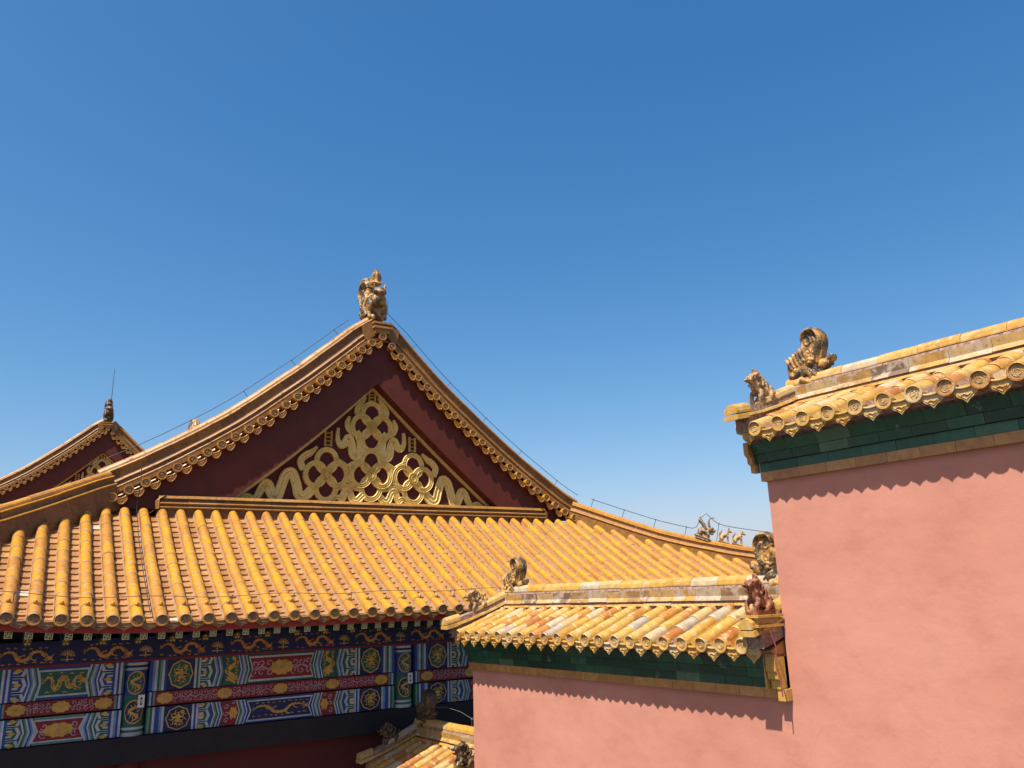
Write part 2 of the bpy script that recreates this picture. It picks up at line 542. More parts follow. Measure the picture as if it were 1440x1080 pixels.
# ---- deck / soffit under the slope
mb = MB(['soffit'])
for n in (-.10, -.17):
    mb.grid([[gs.P(x, v * gtop(x) if False else min(v, gtop(x)), n) for v in (.12, .8, 1.6, 2.4, 3.53)] for x in [XL + .2 + (XR - XL - .4) * i / 30 for i in range(31)]], 0)
hb(mb, 'soffit_board')
# red eave board behind the drips
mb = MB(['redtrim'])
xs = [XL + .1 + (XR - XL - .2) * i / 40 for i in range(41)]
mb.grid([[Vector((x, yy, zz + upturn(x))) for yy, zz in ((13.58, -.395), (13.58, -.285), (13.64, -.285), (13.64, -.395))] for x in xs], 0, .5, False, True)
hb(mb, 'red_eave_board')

# ---- rafters with a painted end
def swastika(mb, y, s, mi):
    """square meander cross inside a square border on the rafter end, facing -y"""
    def q(x0, z0, x1, z1):
        mb.box((x0 * s, y - .004, z0 * s), (x1 * s, y, z1 * s), mi)
    e = .09
    q(-.5, -.5, .5, -.5 + e); q(-.5, .5 - e, .5, .5); q(-.5, -.5 + e, -.5 + e, .5 - e); q(.5 - e, -.5 + e, .5, .5 - e)
    w = .045
    q(-.31, -w, .31, w); q(-w, w, w, .31); q(-w, -.31, w, -w)
    q(w, .31 - 2 * w, .31, .31); q(-.31, -.31, -w, -.31 + 2 * w)
    q(.31 - 2 * w, -.31, .31, -w); q(-.31, w, -.31 + 2 * w, .31)
rb = MB(['soffit'])
rb.box((-.052, 0, -.052), (.052, .9, .052))
proto = rb.build('rafter', hall)
pe = MB(['paleyellow']); swastika(pe, -.001, .098, 0)
pend = pe.build('painted_end', proto)
raf_x = [.631 - .25 * 2 + .25 * k for k in range(-9, 61)]
first = True
for x in raf_x:
    if not (XL + .5 < x < XR - .5):
        continue
    o = proto if first else copy_tree(proto, hall)
    first = False
    o.location = Vector((x, 13.60, -.437 + upturn(x))) + hall_off
    o.rotation_euler = (R(9), 0, 0)
# round rafters below
rb = MB(['soffit', 'gold', 'pgreen'])
rb.tube([(0, 0, 0), (0, .6, .06), (0, 1.2, .14)], .062, 0, .5, 12)
for (dx, dz) in ((-.022, -.016), (.022, -.016), (0, .022)):
    rb.tube([(dx, -.001, dz), (dx, -.005, dz)], .019, 1, .5, 8)
for k in range(7):
    a = R(20 + k * 23.3)
    rb.tube([(math.cos(a) * .036, -.003, math.sin(a) * .036), (math.cos(a) * .056, -.003, math.sin(a) * .056)], .0045, 1, .5, 4)
proto2 = rb.build('round_rafter', hall)
first = True
for x in [.13 + .50 * k for k in range(-4, 31)]:
    if not (XL + .6 < x < XR - .6):
        continue
    o = proto2 if first else copy_tree(proto2, hall)
    first = False
    o.location = Vector((x, 14.18, -.52 + upturn(x) * .6)) + hall_off

# ---- gable rake: measured profile of the end tiles, left and right of the apex
PL = interp([(0, 6.10), (.34, 5.86), (.56, 5.65), (.80, 5.43), (1.06, 5.20), (1.54, 4.77), (2.08, 4.325), (2.59, 3.90), (3.10, 3.51), (3.65, 3.135), (4.20, 2.785), (4.73, 2.465), (5.31, 2.15), (5.58, 2.0), (6.6, 1.45), (7.8, .80), (9.26, .05)])
PR = interp([(0, 6.10), (.20, 5.92), (.68, 5.44), (1.14, 5.0), (1.63, 4.565), (2.14, 4.15), (2.64, 3.75), (3.16, 3.35), (3.67, 2.975), (4.21, 2.61), (4.71, 2.28), (4.99, 2.10), (5.58, 1.80), (6.6, 1.25), (7.8, .66), (9.27, .0)])
YT = 17.0            # face of the end tiles
def rake_curve(side):
    f = PL if side < 0 else PR
    pts = [(d / 40, f(d / 40)) for d in range(0, int(5.62 * 40))]
    S = [0]
    for a, b in zip(pts[:-1], pts[1:]):
        S.append(S[-1] + math.hypot(b[0] - a[0], b[1] - a[1]))
    def at(s):
        if s <= 0:
            i = 0; q = s / S[1]
        else:
            i = 0
            while i < len(S) - 2 and S[i + 1] < s:
                i += 1
            q = (s - S[i]) / (S[i + 1] - S[i])
        a, b = pts[i], pts[i + 1]
        # smoothed tangent
        i0, i1 = max(0, i - 5), min(len(pts) - 1, i + 6)
        tx, tz = pts[i1][0] - pts[i0][0], pts[i1][1] - pts[i0][1]
        l = math.hypot(tx, tz)
        return (Vector((XC + side * (a[0] + (b[0] - a[0]) * q), YT, a[1] + (b[1] - a[1]) * q)), Vector((side * tx / l, 0, tz / l)), Vector((-side * tz / l, 0, tx / l)))
    return at, S[-1]

def disc_y(mb, c, r, y, mi, mi2, depth=.34, seg=14):
    """barrel tile lying along y with its round relief end facing -y"""
    def ring(rr, yy):
        return [Vector((c.x + math.cos(2 * math.pi * k / seg) * rr, yy, c.z + math.sin(2 * math.pi * k / seg) * rr)) for k in range(seg)]
    t = random.random()
    mb.grid([ring(r * .95, y + depth), ring(r, y), ring(r * .78, y), ring(r * .74, y + .018)], mi, t, False, True)
    mb.fan(ring(r * .74, y + .018), mi2, t)
    a0 = random.random() * 6
    mb.tube([Vector((c.x + math.cos(a0 + a * .7) * r * (.12 + .06 * a), y + .012, c.z + math.sin(a0 + a * .7) * r * (.12 + .06 * a))) for a in range(8)], r * .10, mi2, random.random(), 5)

def drip_y(mb, c, tn, nm, w, h, y, mi, t):
    prof = [(-.5, 0), (-.52, -.34), (-.44, -.62), (-.28, -.82), (-.10, -.93), (0, -1), (.10, -.93), (.28, -.82), (.44, -.62), (.52, -.34), (.5, 0), (.25, -.14), (0, -.18), (-.25, -.14)]
    dn = (Vector((0, 0, -1)) * .75 - nm * .25).normalized()
    tt = Vector((tn.x, 0, tn.z * .8)).normalized()
    pts = [c + tt * (a * w) - dn * (b * h) + Vector((0, y - c.y, 0)) for a, b in prof]
    mb.prism(pts, (0, .02, 0), mi, t)
    out = Vector((0, -.006, 0))
    mb.tube([p + out for p in pts[1:10]], .008, mi, t, 5)
    mb.tube([pts[0] + out] + [p + out for p in pts[:10:-1]] + [pts[10] + out], .012, mi, t, 5)
    m = c + Vector((0, y - c.y, 0))
    mb.tube([m + tt * (a * w) - dn * (b * h) + out for a, b in ((-.22, -.40), (-.1, -.55), (.05, -.38), (.2, -.5))], .009, mi, t * .6, 4)
    # pan end running back
    for q in (0,):
        rows = [[c + tt * (a * w) - dn * ((-.02 - .16 * math.cos(math.pi * a)) * h) + Vector((0, yy - c.y, 0)) for a in (-.5, -.25, 0, .25, .5)] for yy in (y + .005, y + .3)]
        mb.grid(rows, mi, t, True)

for side in (-1, 1):
    at, LS = rake_curve(side)
    mb = MB(['tile', 'disc'])
    s = .0 if side < 0 else .326
    while s < LS + .02:
        p, tn, nm = at(s)
        disc_y(mb, p, .094, YT, 0, 1)
        # little nail cap on the barrel
        if s > .1:
            q = p + nm * .083 + Vector((0, .17, 0))
            mb.tube([q - nm * .01, q + nm * .03, q + nm * .045], [.03, .026, .008], 0, random.random(), 7)
        p2, tn, nm = at(s + .163)
        if s + .163 < LS:
            drip_y(mb, p2 - nm * .065, tn, nm, .19, .15, YT + .03, 0, random.random())
        s += .326
    hb(mb, 'rake_end_tiling')
    # descending ridge above the end tiles
    mb = MB(['ridge', 'ridge'])
    def fr(q, at=at):
        p, tn, nm = at(q)
        return p, Vector((0, 1, 0)), nm
    parts = [
        (rect(.10, .04, .74, .12), 0, .2, .5, .5),
        (roll(.21, .155, .055, .038), 0, .5, .9, .6),
        (rect(.17, .19, .67, .225), 0, .0, .2, .8),
        (roll(.20, .255, .05, .032), 0, .5, 1.0, .6),
        ([(.215, .28), (.635, .28), (.60, .36), (.60, .40), (.63, .47), (.22, .47), (.25, .40), (.25, .36)], 0, .05, .45, .55),
        (roll(.235, .49, .045, .028), 0, .4, .9, .55),
        (roll(.615, .49, .045, .028), 0, .4, .9, .55),
        (halfround(.425, .505, .125, 7), 0, .55, 1.0, .40),
    ]
    sweep(mb, fr, -.10, LS - .12, .5, parts, jitter=.004)
    hb(mb, 'descending_ridge')

# ---- dark red rake boards with a triangular opening, gilded carving set back behind it
YB0, YB1, YG = YT + .165, YT + .48, YT + .52
GT, GL, GR = (XC - .06, 4.955), (XC - 3.22, 2.13), (XC + 3.17, 2.13)
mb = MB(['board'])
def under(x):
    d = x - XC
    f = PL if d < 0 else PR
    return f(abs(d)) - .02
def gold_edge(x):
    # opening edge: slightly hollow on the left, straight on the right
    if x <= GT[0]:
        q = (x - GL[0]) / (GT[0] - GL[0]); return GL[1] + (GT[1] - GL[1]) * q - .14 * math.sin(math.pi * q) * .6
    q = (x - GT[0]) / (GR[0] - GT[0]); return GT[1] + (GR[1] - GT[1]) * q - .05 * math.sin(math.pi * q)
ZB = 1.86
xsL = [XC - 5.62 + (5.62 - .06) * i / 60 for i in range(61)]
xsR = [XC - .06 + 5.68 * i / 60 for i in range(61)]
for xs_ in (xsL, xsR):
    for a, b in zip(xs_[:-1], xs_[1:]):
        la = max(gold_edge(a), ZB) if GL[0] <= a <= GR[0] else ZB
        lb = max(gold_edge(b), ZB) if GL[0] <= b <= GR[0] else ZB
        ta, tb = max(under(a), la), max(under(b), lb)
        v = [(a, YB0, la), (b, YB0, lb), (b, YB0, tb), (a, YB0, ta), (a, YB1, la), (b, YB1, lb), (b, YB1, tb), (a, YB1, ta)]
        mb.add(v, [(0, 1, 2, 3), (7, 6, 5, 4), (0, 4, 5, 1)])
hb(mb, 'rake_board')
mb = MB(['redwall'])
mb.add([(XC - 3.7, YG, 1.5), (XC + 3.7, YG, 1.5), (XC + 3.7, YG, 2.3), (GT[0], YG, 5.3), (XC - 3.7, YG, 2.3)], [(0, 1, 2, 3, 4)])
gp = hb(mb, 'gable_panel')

# gilded ribbon carving, traced on the left half and mirrored
PXM = 70.3            # sheet units (5.4 per photo px) -> metres are worked out below
def ribbon(mb, pts, w, closed=False, relief=.05, y=None, taper=False):
    y = YG if y is None else y
    # smooth with catmull-rom
    P = [Vector((a, b)) for a, b in pts]
    n = len(P)
    out = []
    rng = range(n) if closed else range(n - 1)
    for i in rng:
        p0, p1, p2, p3 = (P[(i - 1) % n], P[i % n], P[(i + 1) % n], P[(i + 2) % n]) if closed else (P[max(i - 1, 0)], P[i], P[i + 1], P[min(i + 2, n - 1)])
        for k in range(5):
            t = k / 5
            out.append(.5 * ((2 * p1) + (-p0 + p2) * t + (2 * p0 - 5 * p1 + 4 * p2 - p3) * t * t + (-p0 + 3 * p1 - 3 * p2 + p3) * t ** 3))
    if not closed:
        out.append(P[-1])
    rows = []
    m = len(out)
    for i, p in enumerate(out):
        a = out[(i - 1) % m] if closed else out[max(i - 1, 0)]
        b = out[(i + 1) % m] if closed else out[min(i + 1, m - 1)]
        d = (b - a)
        if d.length < 1e-6:
            d = Vector((1, 0))
        d.normalize()
        nrm = Vector((-d.y, d.x))
        ww = w
        if taper:
            q = i / (m - 1)
            ww = w * (min(1, .35 + 2.2 * q) if q < .5 else 1)
        sec = [(-.5, -.01), (-.5, relief * .7), (-.40, relief), (-.28, relief * .62), (-.08, relief * .62), (0, relief * .95), (.08, relief * .62), (.28, relief * .62), (.40, relief), (.5, relief * .7), (.5, -.01)]
        rows.append([Vector((p.x + nrm.x * e * ww, y - h, p.y + nrm.y * e * ww)) for e, h in sec])
    if closed:
        rows.append(rows[0])
    mb.grid(rows, 0, random.random(), False)
# photo-sheet coordinates (left half, axis at 1222) to metres about the axis
def S(px, py):
    q = (1222 - px) / 1000.0
    # perspective of the facade: 5.4 sheet px per photo px
    x = (px - 1222) / 5.4
    X = XC - .06 + x * .01622 * (1 + .0 * q)
    Z = 4.955 - (py - 140) / 5.4 * .01845 - (1222 - px) / 5.4 * .0006
    return X, Z
def both(mb, pts, w, closed=False, relief=.05, taper=False, mirror=True):
    A = [S(*p) for p in pts]
    ribbon(mb, A, w, closed, relief, taper=taper)
    if mirror:
        ax = XC - .06
        ribbon(mb, [(2 * ax - x, z) for x, z in A], w, closed, relief, taper=taper)
def circ(cx, cy, rx, ry, n=14, a0=0):
    return [(cx + math.cos(a0 + 2 * math.pi * k / n) * rx, cy + math.sin(a0 + 2 * math.pi * k / n) * ry) for k in range(n)]
mb = MB(['gilt'])
W = .146
for cx, cy, mir in ((1222, 430, False), (1222, 765, False), (865, 765, True)):
    for k, (dx, dy, h_) in enumerate(((0, -92, .052), (84, 0, .060), (0, 92, .056), (-84, 0, .064))):
        if cx == 1222 and dx > 0:
            continue
        both(mb, circ(cx + dx, cy + dy, 76, 76, 16), W * .84, True, h_, mirror=mir or dx != 0)
    both(mb, circ(cx, cy, 30, 30, 10), W * .5, True, .07, mirror=mir)
both(mb, [(930, 660), (985, 690), (1030, 712), (1080, 690), (1140, 680)], W * .9, False, .05)
both(mb, [(1030, 712), (1030, 770), (1030, 830)], W * .9, False, .05)
both(mb, [(930, 870), (980, 845), (1030, 830), (1080, 850), (1140, 860)], W * .9, False, .05)
both(mb, [(950, 445), (946, 520), (975, 565), (1010, 545), (1035, 510), (1060, 560), (1070, 620), (1100, 640), (1132, 600), (1128, 520), (1090, 470)], W * 1.35, False, .05, True)
both(mb, [(1038, 360), (1022, 410), (1040, 455), (1085, 478)], W * 1.0, False, .05, True)
both(mb, [(1170, 215), (1130, 270), (1100, 310), (1110, 345), (1150, 345)], W * 1.0, False, .05, True)
both(mb, [(225, 935), (285, 905), (345, 925), (395, 850), (430, 830), (465, 900), (500, 925), (535, 830), (560, 770), (605, 755), (640, 830), (665, 905), (715, 905), (770, 850)], W * 1.5, False, .05, True)
both(mb, [(790, 580), (740, 620), (700, 640), (665, 680), (690, 735)], W * 1.1, False, .05, True)
both(mb, [(905, 950), (955, 915), (990, 930), (1015, 880), (1045, 875), (1075, 930), (1110, 940), (1160, 900)], W * 1.15, False, .05, True)
for (a, b) in (((1222, 160), (1222, 250)), ((874, 470), (872, 575))):
    for off in (-24, 24):
        both(mb, [(a[0] + off, a[1]), ((a[0] + b[0]) / 2 + off, (a[1] + b[1]) / 2), (b[0] + off, b[1])], .045, False, .05, mirror=a[0] != 1222)
    for k in range(4):
        yy = a[1] + 14 + k * (b[1] - a[1] - 24) / 3
        both(mb, [(a[0] - 20, yy), (a[0], yy), (a[0] + 20, yy)], .028, False, .045, mirror=a[0] != 1222)
cv = hb(mb, 'gilded_ribbon_carving')
mb = MB(['gilt'])
def edge_strip(x0, x1, ins, w, relief, y):
    n = 24
    rows = []
    for i in range(n + 1):
        x = x0 + (x1 - x0) * i / n
        z = gold_edge(x) - ins
        rows.append([Vector((x, y, z)), Vector((x, y - relief, z - .01)), Vector((x, y - relief, z - w)), Vector((x, y, z - w - .01))])
    mb.grid(rows, 0, .5, False)
edge_strip(GL[0] + .02, GT[0], .0, .085, .06, YG)
edge_strip(GT[0], GR[0] - .02, .0, .085, .06, YG)
mb.box((GL[0] + .1, YG - .07, 2.10), (GR[0] - .1, YG - .001, 2.175))
hb(mb, 'gilded_border')

# ---- box ridge at the foot of the gable
mb = MB(['ridge', 'ridge'])
zb = 1.80
def frb(q):
    return Vector((q, YT - .02, zb)), Vector((0, 1, 0)), Vector((0, 0, 1))
bx0, bx1 = 2.06, 11.27
sweep(mb, frb, bx0 + .04, bx1 - .04, .5, [
    (rect(.06, -.10, .40, .06), 0, .0, .25, .7),
    (roll(.05, .085, .045, .030), 0, .5, .9, .55),
    (rect(.04, .11, .40, .145), 0, .1, .3, .7),
    (roll(.045, .165, .045, .026), 0, .5, 1.0, .55),
    ([(.05, .19), (.40, .19), (.40, .26), (.075, .26)], 0, .1, .5, .55),
    ([(.02, .262), (.40, .262), (.40, .33), (.12, .33), (.05, .31)], 0, .5, .9, .55)], jitter=.003)
for x, sgn in ((bx0, 1), (bx1, -1)):
    mb.prism([(x, YT - .005, zb + .05), (x + sgn * .05, YT - .02, zb + .05), (x + sgn * .05, YT - .02, zb + .25), (x + sgn * .16, YT, zb + .33), (x + sgn * .03, YT, zb + .26), (x - sgn * .02, YT, zb + .20)], (0, .36, 0), 0, .7)
hb(mb, 'gable_foot_ridge')

# ---- hip ridges
def hip_frame(x0, x1):
    P0, P1 = Vector((x0, HIPY, 0)), Vector((x1, YE, 0))
    L = (P1 - P0).length
    d = (P1 - P0).normalized()
    side = Vector((d.y, -d.x, 0))
    if side.y > 0:
        side = -side           # towards the viewer
    def z(q):
        p = P0 + d * q
        return gprof(p.y - YE) + upturn(p.x) + (.19 if x1 < 0 else .10) * max(0, 1 - max(q, 0) / 1.9)
    def f(q):
        p = P0 + d * q
        dz = (z(q + .1) - z(q - .1)) / .2
        nm = (Vector((0, 0, 1)) - d * dz).normalized()
        return Vector((p.x, p.y, z(q) + (.15 if x1 < 0 else .03))), -side, nm
    return f, L
HIPF = {}
for side, x0, x1 in ((-1, HIPX_L, XL), (1, HIPX_R, XR)):
    f, L = hip_frame(x0, x1)
    HIPF[side] = (f, L)
    mb = MB(['ridge', 'grout', 'tile', 'pan'])
    lo = .0 if side < 0 else .35  # right hip toned lighter, its bright sunlight put into the colour
    cap = 2
    hp_parts = [
        (rect(-.20, -.62, .20, .09), 0, lo, .35 + lo, .5),
        (roll(-.19, .115, .045, .028), cap, .5, .9, .6),
        (roll(.19, .115, .045, .028), cap, .5, .9, .6),
        ([(-.17, .14), (.17, .14), (.14, .21), (.14, .26), (.16, .31), (-.16, .31), (-.14, .26), (-.14, .21)], 0 if side < 0 else 3, lo, .35 + lo, .55),
        (roll(-.155, .325, .035, .022), cap, .5, .9, .55),
        (roll(.155, .325, .035, .022), cap, .5, .9, .55),
        (rect(-.11, .34, .11, .37), 1, .5, .5, .8),
        (halfround(0, .365, .115, 7), cap, .0, .7, .40)]
    hp_parts = [([(x * .70, y * .70) for x, y in pr_], *rest) for pr_, *rest in hp_parts]
    sweep(mb, f, -.30, L - .15, .5, hp_parts, jitter=.004)
    hb(mb, 'hip_ridge')

# ---- main slopes behind the gable, and the top ridge
YFAR = 44.0
for side, f in ((-1, PL), (1, PR)):
    fz = lambda v, f=f: f(9.26 - v) - .03
    ms = Slope((XC + side * 9.26, 0, 0), (0, 1, 0), (-side, 0, 0), fz)
    mb = MB(['tile', 'pan'])
    y = YE + .3
    while y < YFAR + .1:
        hx = (XL + (y - YE) / 3.53 * (HIPX_L - XL)) - (XC - 9.26) if side < 0 else (XC + 9.27) - (XR + (y - YE) / 3.53 * (HIPX_R - XR))
        vt = 9.1 if y > HIPY + .35 else hx - .55
        if vt < .3:
            y += SP
            continue
        r = .086
        vs = [vt * i / 9 for i in range(10)]
        rows = [[ms.P(y + math.cos(math.pi * k / 5) * r, v, math.sin(math.pi * k / 5) * r) for k in range(6)] for v in vs]
        if y > HIPY + .6 or y < HIPY:
            mb.grid(rows, 0, random.random())
            mb.grid([[ms.P(y, v, -.02), ms.P(y + SP, v, -.02)] for v in vs], 1, random.random())
        y += SP
    hb(mb, 'main_slope_tiling')
mb = MB(['ridge', 'grout'])
def frt(q):
    return Vector((XC, q, 6.02)), Vector((1, 0, 0)), Vector((0, 0, 1))
sweep(mb, frt, YT + .55, YFAR, .6, [
    (rect(-.26, -.05, .26, .16), 0, .1, .4, 1.2), (roll(-.25, .19, .05, .035), 0, .5, .9, .8), (roll(.25, .19, .05, .035), 0, .5, .9, .8),
    (rect(-.20, .2, .20, .46), 0, .1, .5, .7), (roll(-.2, .49, .05, .03), 0, .5, .9, .8), (roll(.2, .49, .05, .03), 0, .5, .9, .8), (halfround(0, .5, .14, 7), 0, .5, 1, .4)])
# small capping block and the moulded bracket at the apex
hb(mb, 'top_ridge')
mb = MB(['ridge', 'disc'])
mb.prism([(XC - .40, YT + .10, 6.0), (XC - .47, YT + .10, 6.33), (XC - .30, YT + .10, 6.46), (XC + .30, YT + .10, 6.46), (XC + .47, YT + .10, 6.33), (XC + .40, YT + .10, 6.0)], (0, .53, 0), 0, .3)
mb.box((XC - .19, YT + .02, 6.18), (XC + .19, YT + .56, 6.30), 0, .6)
mb.box((XC - .23, YT - .03, 6.30), (XC + .23, YT + .60, 6.35), 0, .9)
mb.box((XC - .20, YT + .03, 6.35), (XC + .20, YT + .58, 6.41), 0, .3)
mb.box((XC - .24, YT - .02, 6.41), (XC + .24, YT + .62, 6.46), 0, .8)
hb(mb, 'apex_block')
# far gable and body of the hall
mb = MB(['redwall', 'stone'])
pts = [(XC - 9, YFAR, .0)] + [(XC - d, YFAR, PL(d) - .1) for d in (8, 6, 4, 2, 0)] + [(XC + d, YFAR, PR(d) - .1) for d in (2, 4, 6, 8)] + [(XC + 9, YFAR, -.1)]
mb.fan(pts, 0)
YW = 15.62
mb.box((-.35, YW, GROUND + 1.0), (13.86, YFAR - .3, -2.10), 0)
mb.box((-1.2, YW - 1.6, GROUND), (14.7, YFAR, GROUND + 1.0), 1)
hb(mb, 'hall_wall')
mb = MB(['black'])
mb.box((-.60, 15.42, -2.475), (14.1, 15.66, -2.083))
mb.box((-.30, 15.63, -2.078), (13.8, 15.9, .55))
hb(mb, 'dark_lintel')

# ---- painted beams
class Paint:
    def __init__(s, y, names):
        s.mb = MB(names); s.y = y; s.n = {k: i for i, k in enumerate(names)}
    def Y(s, l): return s.y - .0022 * l
    def poly(s, pts, m, l): s.mb.add([(a, s.Y(l), b) for a, b in pts], [tuple(range(len(pts)))], s.n[m])
    def rect(s, x0, z0, x1, z1, m, l): s.poly([(x0, z0), (x1, z0), (x1, z1), (x0, z1)], m, l)
    def disc(s, cx, cz, rx, rz, m, l, n=16, wob=0, k=0):
        s.poly([(cx + math.cos(2 * math.pi * i / n) * rx * (1 + wob * math.cos(k * 2 * math.pi * i / n)), cz + math.sin(2 * math.pi * i / n) * rz * (1 + wob * math.cos(k * 2 * math.pi * i / n))) for i in range(n)], m, l)
    def strip(s, pts, w, m, l, closed=False):
        P = [Vector(p) for p in pts]
        n = len(P); rows = []
        for i, p in enumerate(P):
            a = P[(i - 1) % n] if closed else P[max(i - 1, 0)]
            b = P[(i + 1) % n] if closed else P[min(i + 1, n - 1)]
            d = b - a
            if d.length < 1e-7: d = Vector((1, 0))
            d.normalize()
            ww = w[i] if isinstance(w, (list, tuple)) else w
            q = Vector((-d.y, d.x)) * ww / 2
            rows.append([(p.x + q.x, s.Y(l), p.y + q.y), (p.x - q.x, s.Y(l), p.y - q.y)])
        if closed: rows.append(rows[0])
        s.mb.grid(rows, s.n[m], .5, False)
    def chev(s, x, z0, z1, dx, w, m, l):
        """zigzag bar the height of the beam, its middle pushed by dx"""
        zm = (z0 + z1) / 2
        s.mb.add([(x, s.Y(l), z0), (x + w, s.Y(l), z0), (x + w + dx, s.Y(l), zm), (x + w, s.Y(l), z1), (x, s.Y(l), z1), (x + dx, s.Y(l), zm)], [(0, 1, 2, 5), (5, 2, 3, 4)], s.n[m])
    def dragon(s, cx, cz, w, h, m, l, flip=1, turns=2.2):
        """running dragon: coiling scaled body, horned head, clawed legs, among flame curls"""
        n = 40
        pts = []; ws = []
        for i in range(n):
            q = i / (n - 1)
            a = q * turns * 2 * math.pi + .4
            pts.append((cx + flip * ((q - .5) * w * .80 - math.sin(2 * a) * w * .022), cz + math.sin(a) * h * .25 * (1 - .22 * q)))
            ws.append(h * (.035 + .125 * math.sin(math.pi * min(1, q * .9 + .06))))
        s.strip(pts, ws, m, l)
        s.strip(pts, [x * .28 for x in ws], 'orange' if m == 'gold' else 'gold', l + 1)
        for i in range(2, n - 2, 2):        # dorsal spines
            (x0, z0), (x1, z1) = pts[i], pts[i + 1]
            d = Vector((x1 - x0, z1 - z0)).normalized(); nn = Vector((-d.y, d.x))
            s.poly([(x0 + nn.x * ws[i] * .5, z0 + nn.y * ws[i] * .5), (x1 + nn.x * ws[i] * .5, z1 + nn.y * ws[i] * .5), (x0 + nn.x * (ws[i] * .5 + h * .055), z0 + nn.y * (ws[i] * .5 + h * .055))], m, l)
        hx, hz = pts[-1]
        s.disc(hx + flip * .02 * w, hz + .02 * h, h * .11, h * .10, m, l + 1, 9, .22, 4)
        s.poly([(hx + flip * h * .05, hz + h * .08), (hx + flip * h * .24, hz + h * .05), (hx + flip * h * .22, hz - h * .01), (hx + flip * h * .10, hz - h * .02), (hx + flip * h * .20, hz - h * .09), (hx + flip * h * .03, hz - h * .10)], m, l + 2)
        for (x1, z1, x2, z2) in ((-.06, .16, -.18, .26), (-.02, .18, -.10, .32), (-.08, .06, -.22, .12), (-.08, -.04, -.20, -.08), (-.02, -.14, -.12, -.24), (.20, .10, .30, .22), (.20, -.06, .32, -.16)):
            s.strip([(hx + flip * x1 * h * .6, hz + z1 * h * .6), (hx + flip * x1 * h, hz + z1 * h), (hx + flip * x2 * h, hz + z2 * h)], [h * .055, h * .045, h * .012], m, l + 1)
        for q, sg in ((.18, -1), (.36, 1), (.60, -1), (.80, -1)):
            px, pz = pts[int(q * (n - 1))]
            k = (px + flip * h * .20, pz + sg * h * .22)
            s.strip([(px, pz), (px + flip * h * .06, pz + sg * h * .16), k], [h * .085, h * .065, h * .05], m, l + 1)
            for e in (-.6, -.1, .4, .9):
                s.strip([k, (k[0] + flip * math.cos(e) * h * .11, k[1] + sg * math.sin(e) * h * .11)], [h * .035, h * .010], m, l + 1)
        # tail fan and flame curls filling the ground
        tx, tz = pts[0]
        for e in (-.8, -.3, .2, .7):
            s.strip([(tx, tz), (tx - flip * math.cos(e) * h * .17, tz + math.sin(e) * h * .2)], [h * .05, h * .012], m, l + 1)
        k = max(4, int(w / h * 5))
        for i in range(k):
            fx = cx - w * .46 + w * .92 * (i + random.random() * .6) / k
            fz = cz + (h * .38 if i % 2 else -h * .38) + random.uniform(-.05, .05) * h
            g = flip * random.uniform(.7, 1.2) * h
            s.strip([(fx, fz), (fx + g * .07, fz + h * .05), (fx + g * .12, fz - h * .01), (fx + g * .20, fz + h * .05)], [h * .05, h * .045, h * .035, h * .008], m, l)
    def medal(s, cx, cz, rx, rz, l, bgc):
        s.disc(cx, cz, rx, rz, 'gold', l, 24, .05, 8)
        s.disc(cx, cz, rx * .90, rz * .90, bgc, l + 1, 24, .05, 8)
        n = 22
        pts = []
        for i in range(n):
            q = i / (n - 1)
            pts.append((cx + math.sin(q * 4.2 * math.pi + .5) * rx * (.52 - .18 * q), cz + rz * (.62 - 1.22 * q)))
        s.strip(pts, [rx * (.10 + .20 * math.sin(math.pi * i / (n - 1))) for i in range(n)], 'gold', l + 2)
        s.disc(cx + rx * .05, cz + rz * .08, rx * .22, rz * .20, 'gold', l + 3, 9, .2, 4)
        for a in range(9):
            t = a * .7 + .3
            s.strip([(cx + math.cos(t) * rx * .34, cz + math.sin(t) * rz * .34), (cx + math.cos(t + .3) * rx * .58, cz + math.sin(t + .3) * rz * .58), (cx + math.cos(t + .1) * rx * .76, cz + math.sin(t + .1) * rz * .76)], [rx * .12, rx * .08, rx * .03], 'gold', l + 2)
    def scroll(s, cx, cz, r, m, l, sg=1, a0=0):
        pts = [(cx + math.cos(a0 + sg * t * .62) * r * (1 - t * .085), cz + math.sin(a0 + sg * t * .62) * r * (1 - t * .085)) for t in range(11)]
        s.strip(pts, [r * (.24 + .022 * t) for t in range(11)], m, l)
    def octa(s, cx, cz, rx, rz, l, cols):
        for i, c in enumerate(cols):
            q = 1 - i * .27
            e = .45
            s.poly([(cx - rx * q, cz - rz * q * e), (cx - rx * q * e, cz - rz * q), (cx + rx * q * e, cz - rz * q), (cx + rx * q, cz - rz * q * e), (cx + rx * q, cz + rz * q * e), (cx + rx * q * e, cz + rz * q), (cx - rx * q * e, cz + rz * q), (cx - rx * q, cz + rz * q * e)], c, l + i)
    def cartouche(s, cx, cz, rx, rz, l):
        s.disc(cx, cz, rx, rz, 'gold', l, 30, .10, 10)
        s.disc(cx, cz, rx * .20, rz * .30, 'orange', l + 1, 10)
        s.disc(cx, cz, rx * .12, rz * .18, 'pink', l + 2, 10)

PN = ['blue', 'lightblue', 'pgreen', 'lightgreen', 'white', 'pred', 'pink', 'gold', 'orange', 'darkblue', 'paleyellow']
YBM = 15.50
def beam_slab(name, x0, x1, z0, z1, base, y=YBM, depth=.13):
    p = Paint(y, PN)
    p.mb.box((x0, y, z0), (x1, y + depth, z1), p.n[base])
    return p
ZU1, ZU0, ZM1, ZM0, ZL1, ZL0 = -.905, -1.402, -1.420, -1.635, -1.662, -2.070

def stripes(p, x0, x1, z0, z1, cols, l=1):
    n = len(cols)
    for i, c in enumerate(cols):
        p.rect(x0 + (x1 - x0) * i / n, z0, x0 + (x1 - x0) * (i + 1) / n, z1, c, l)

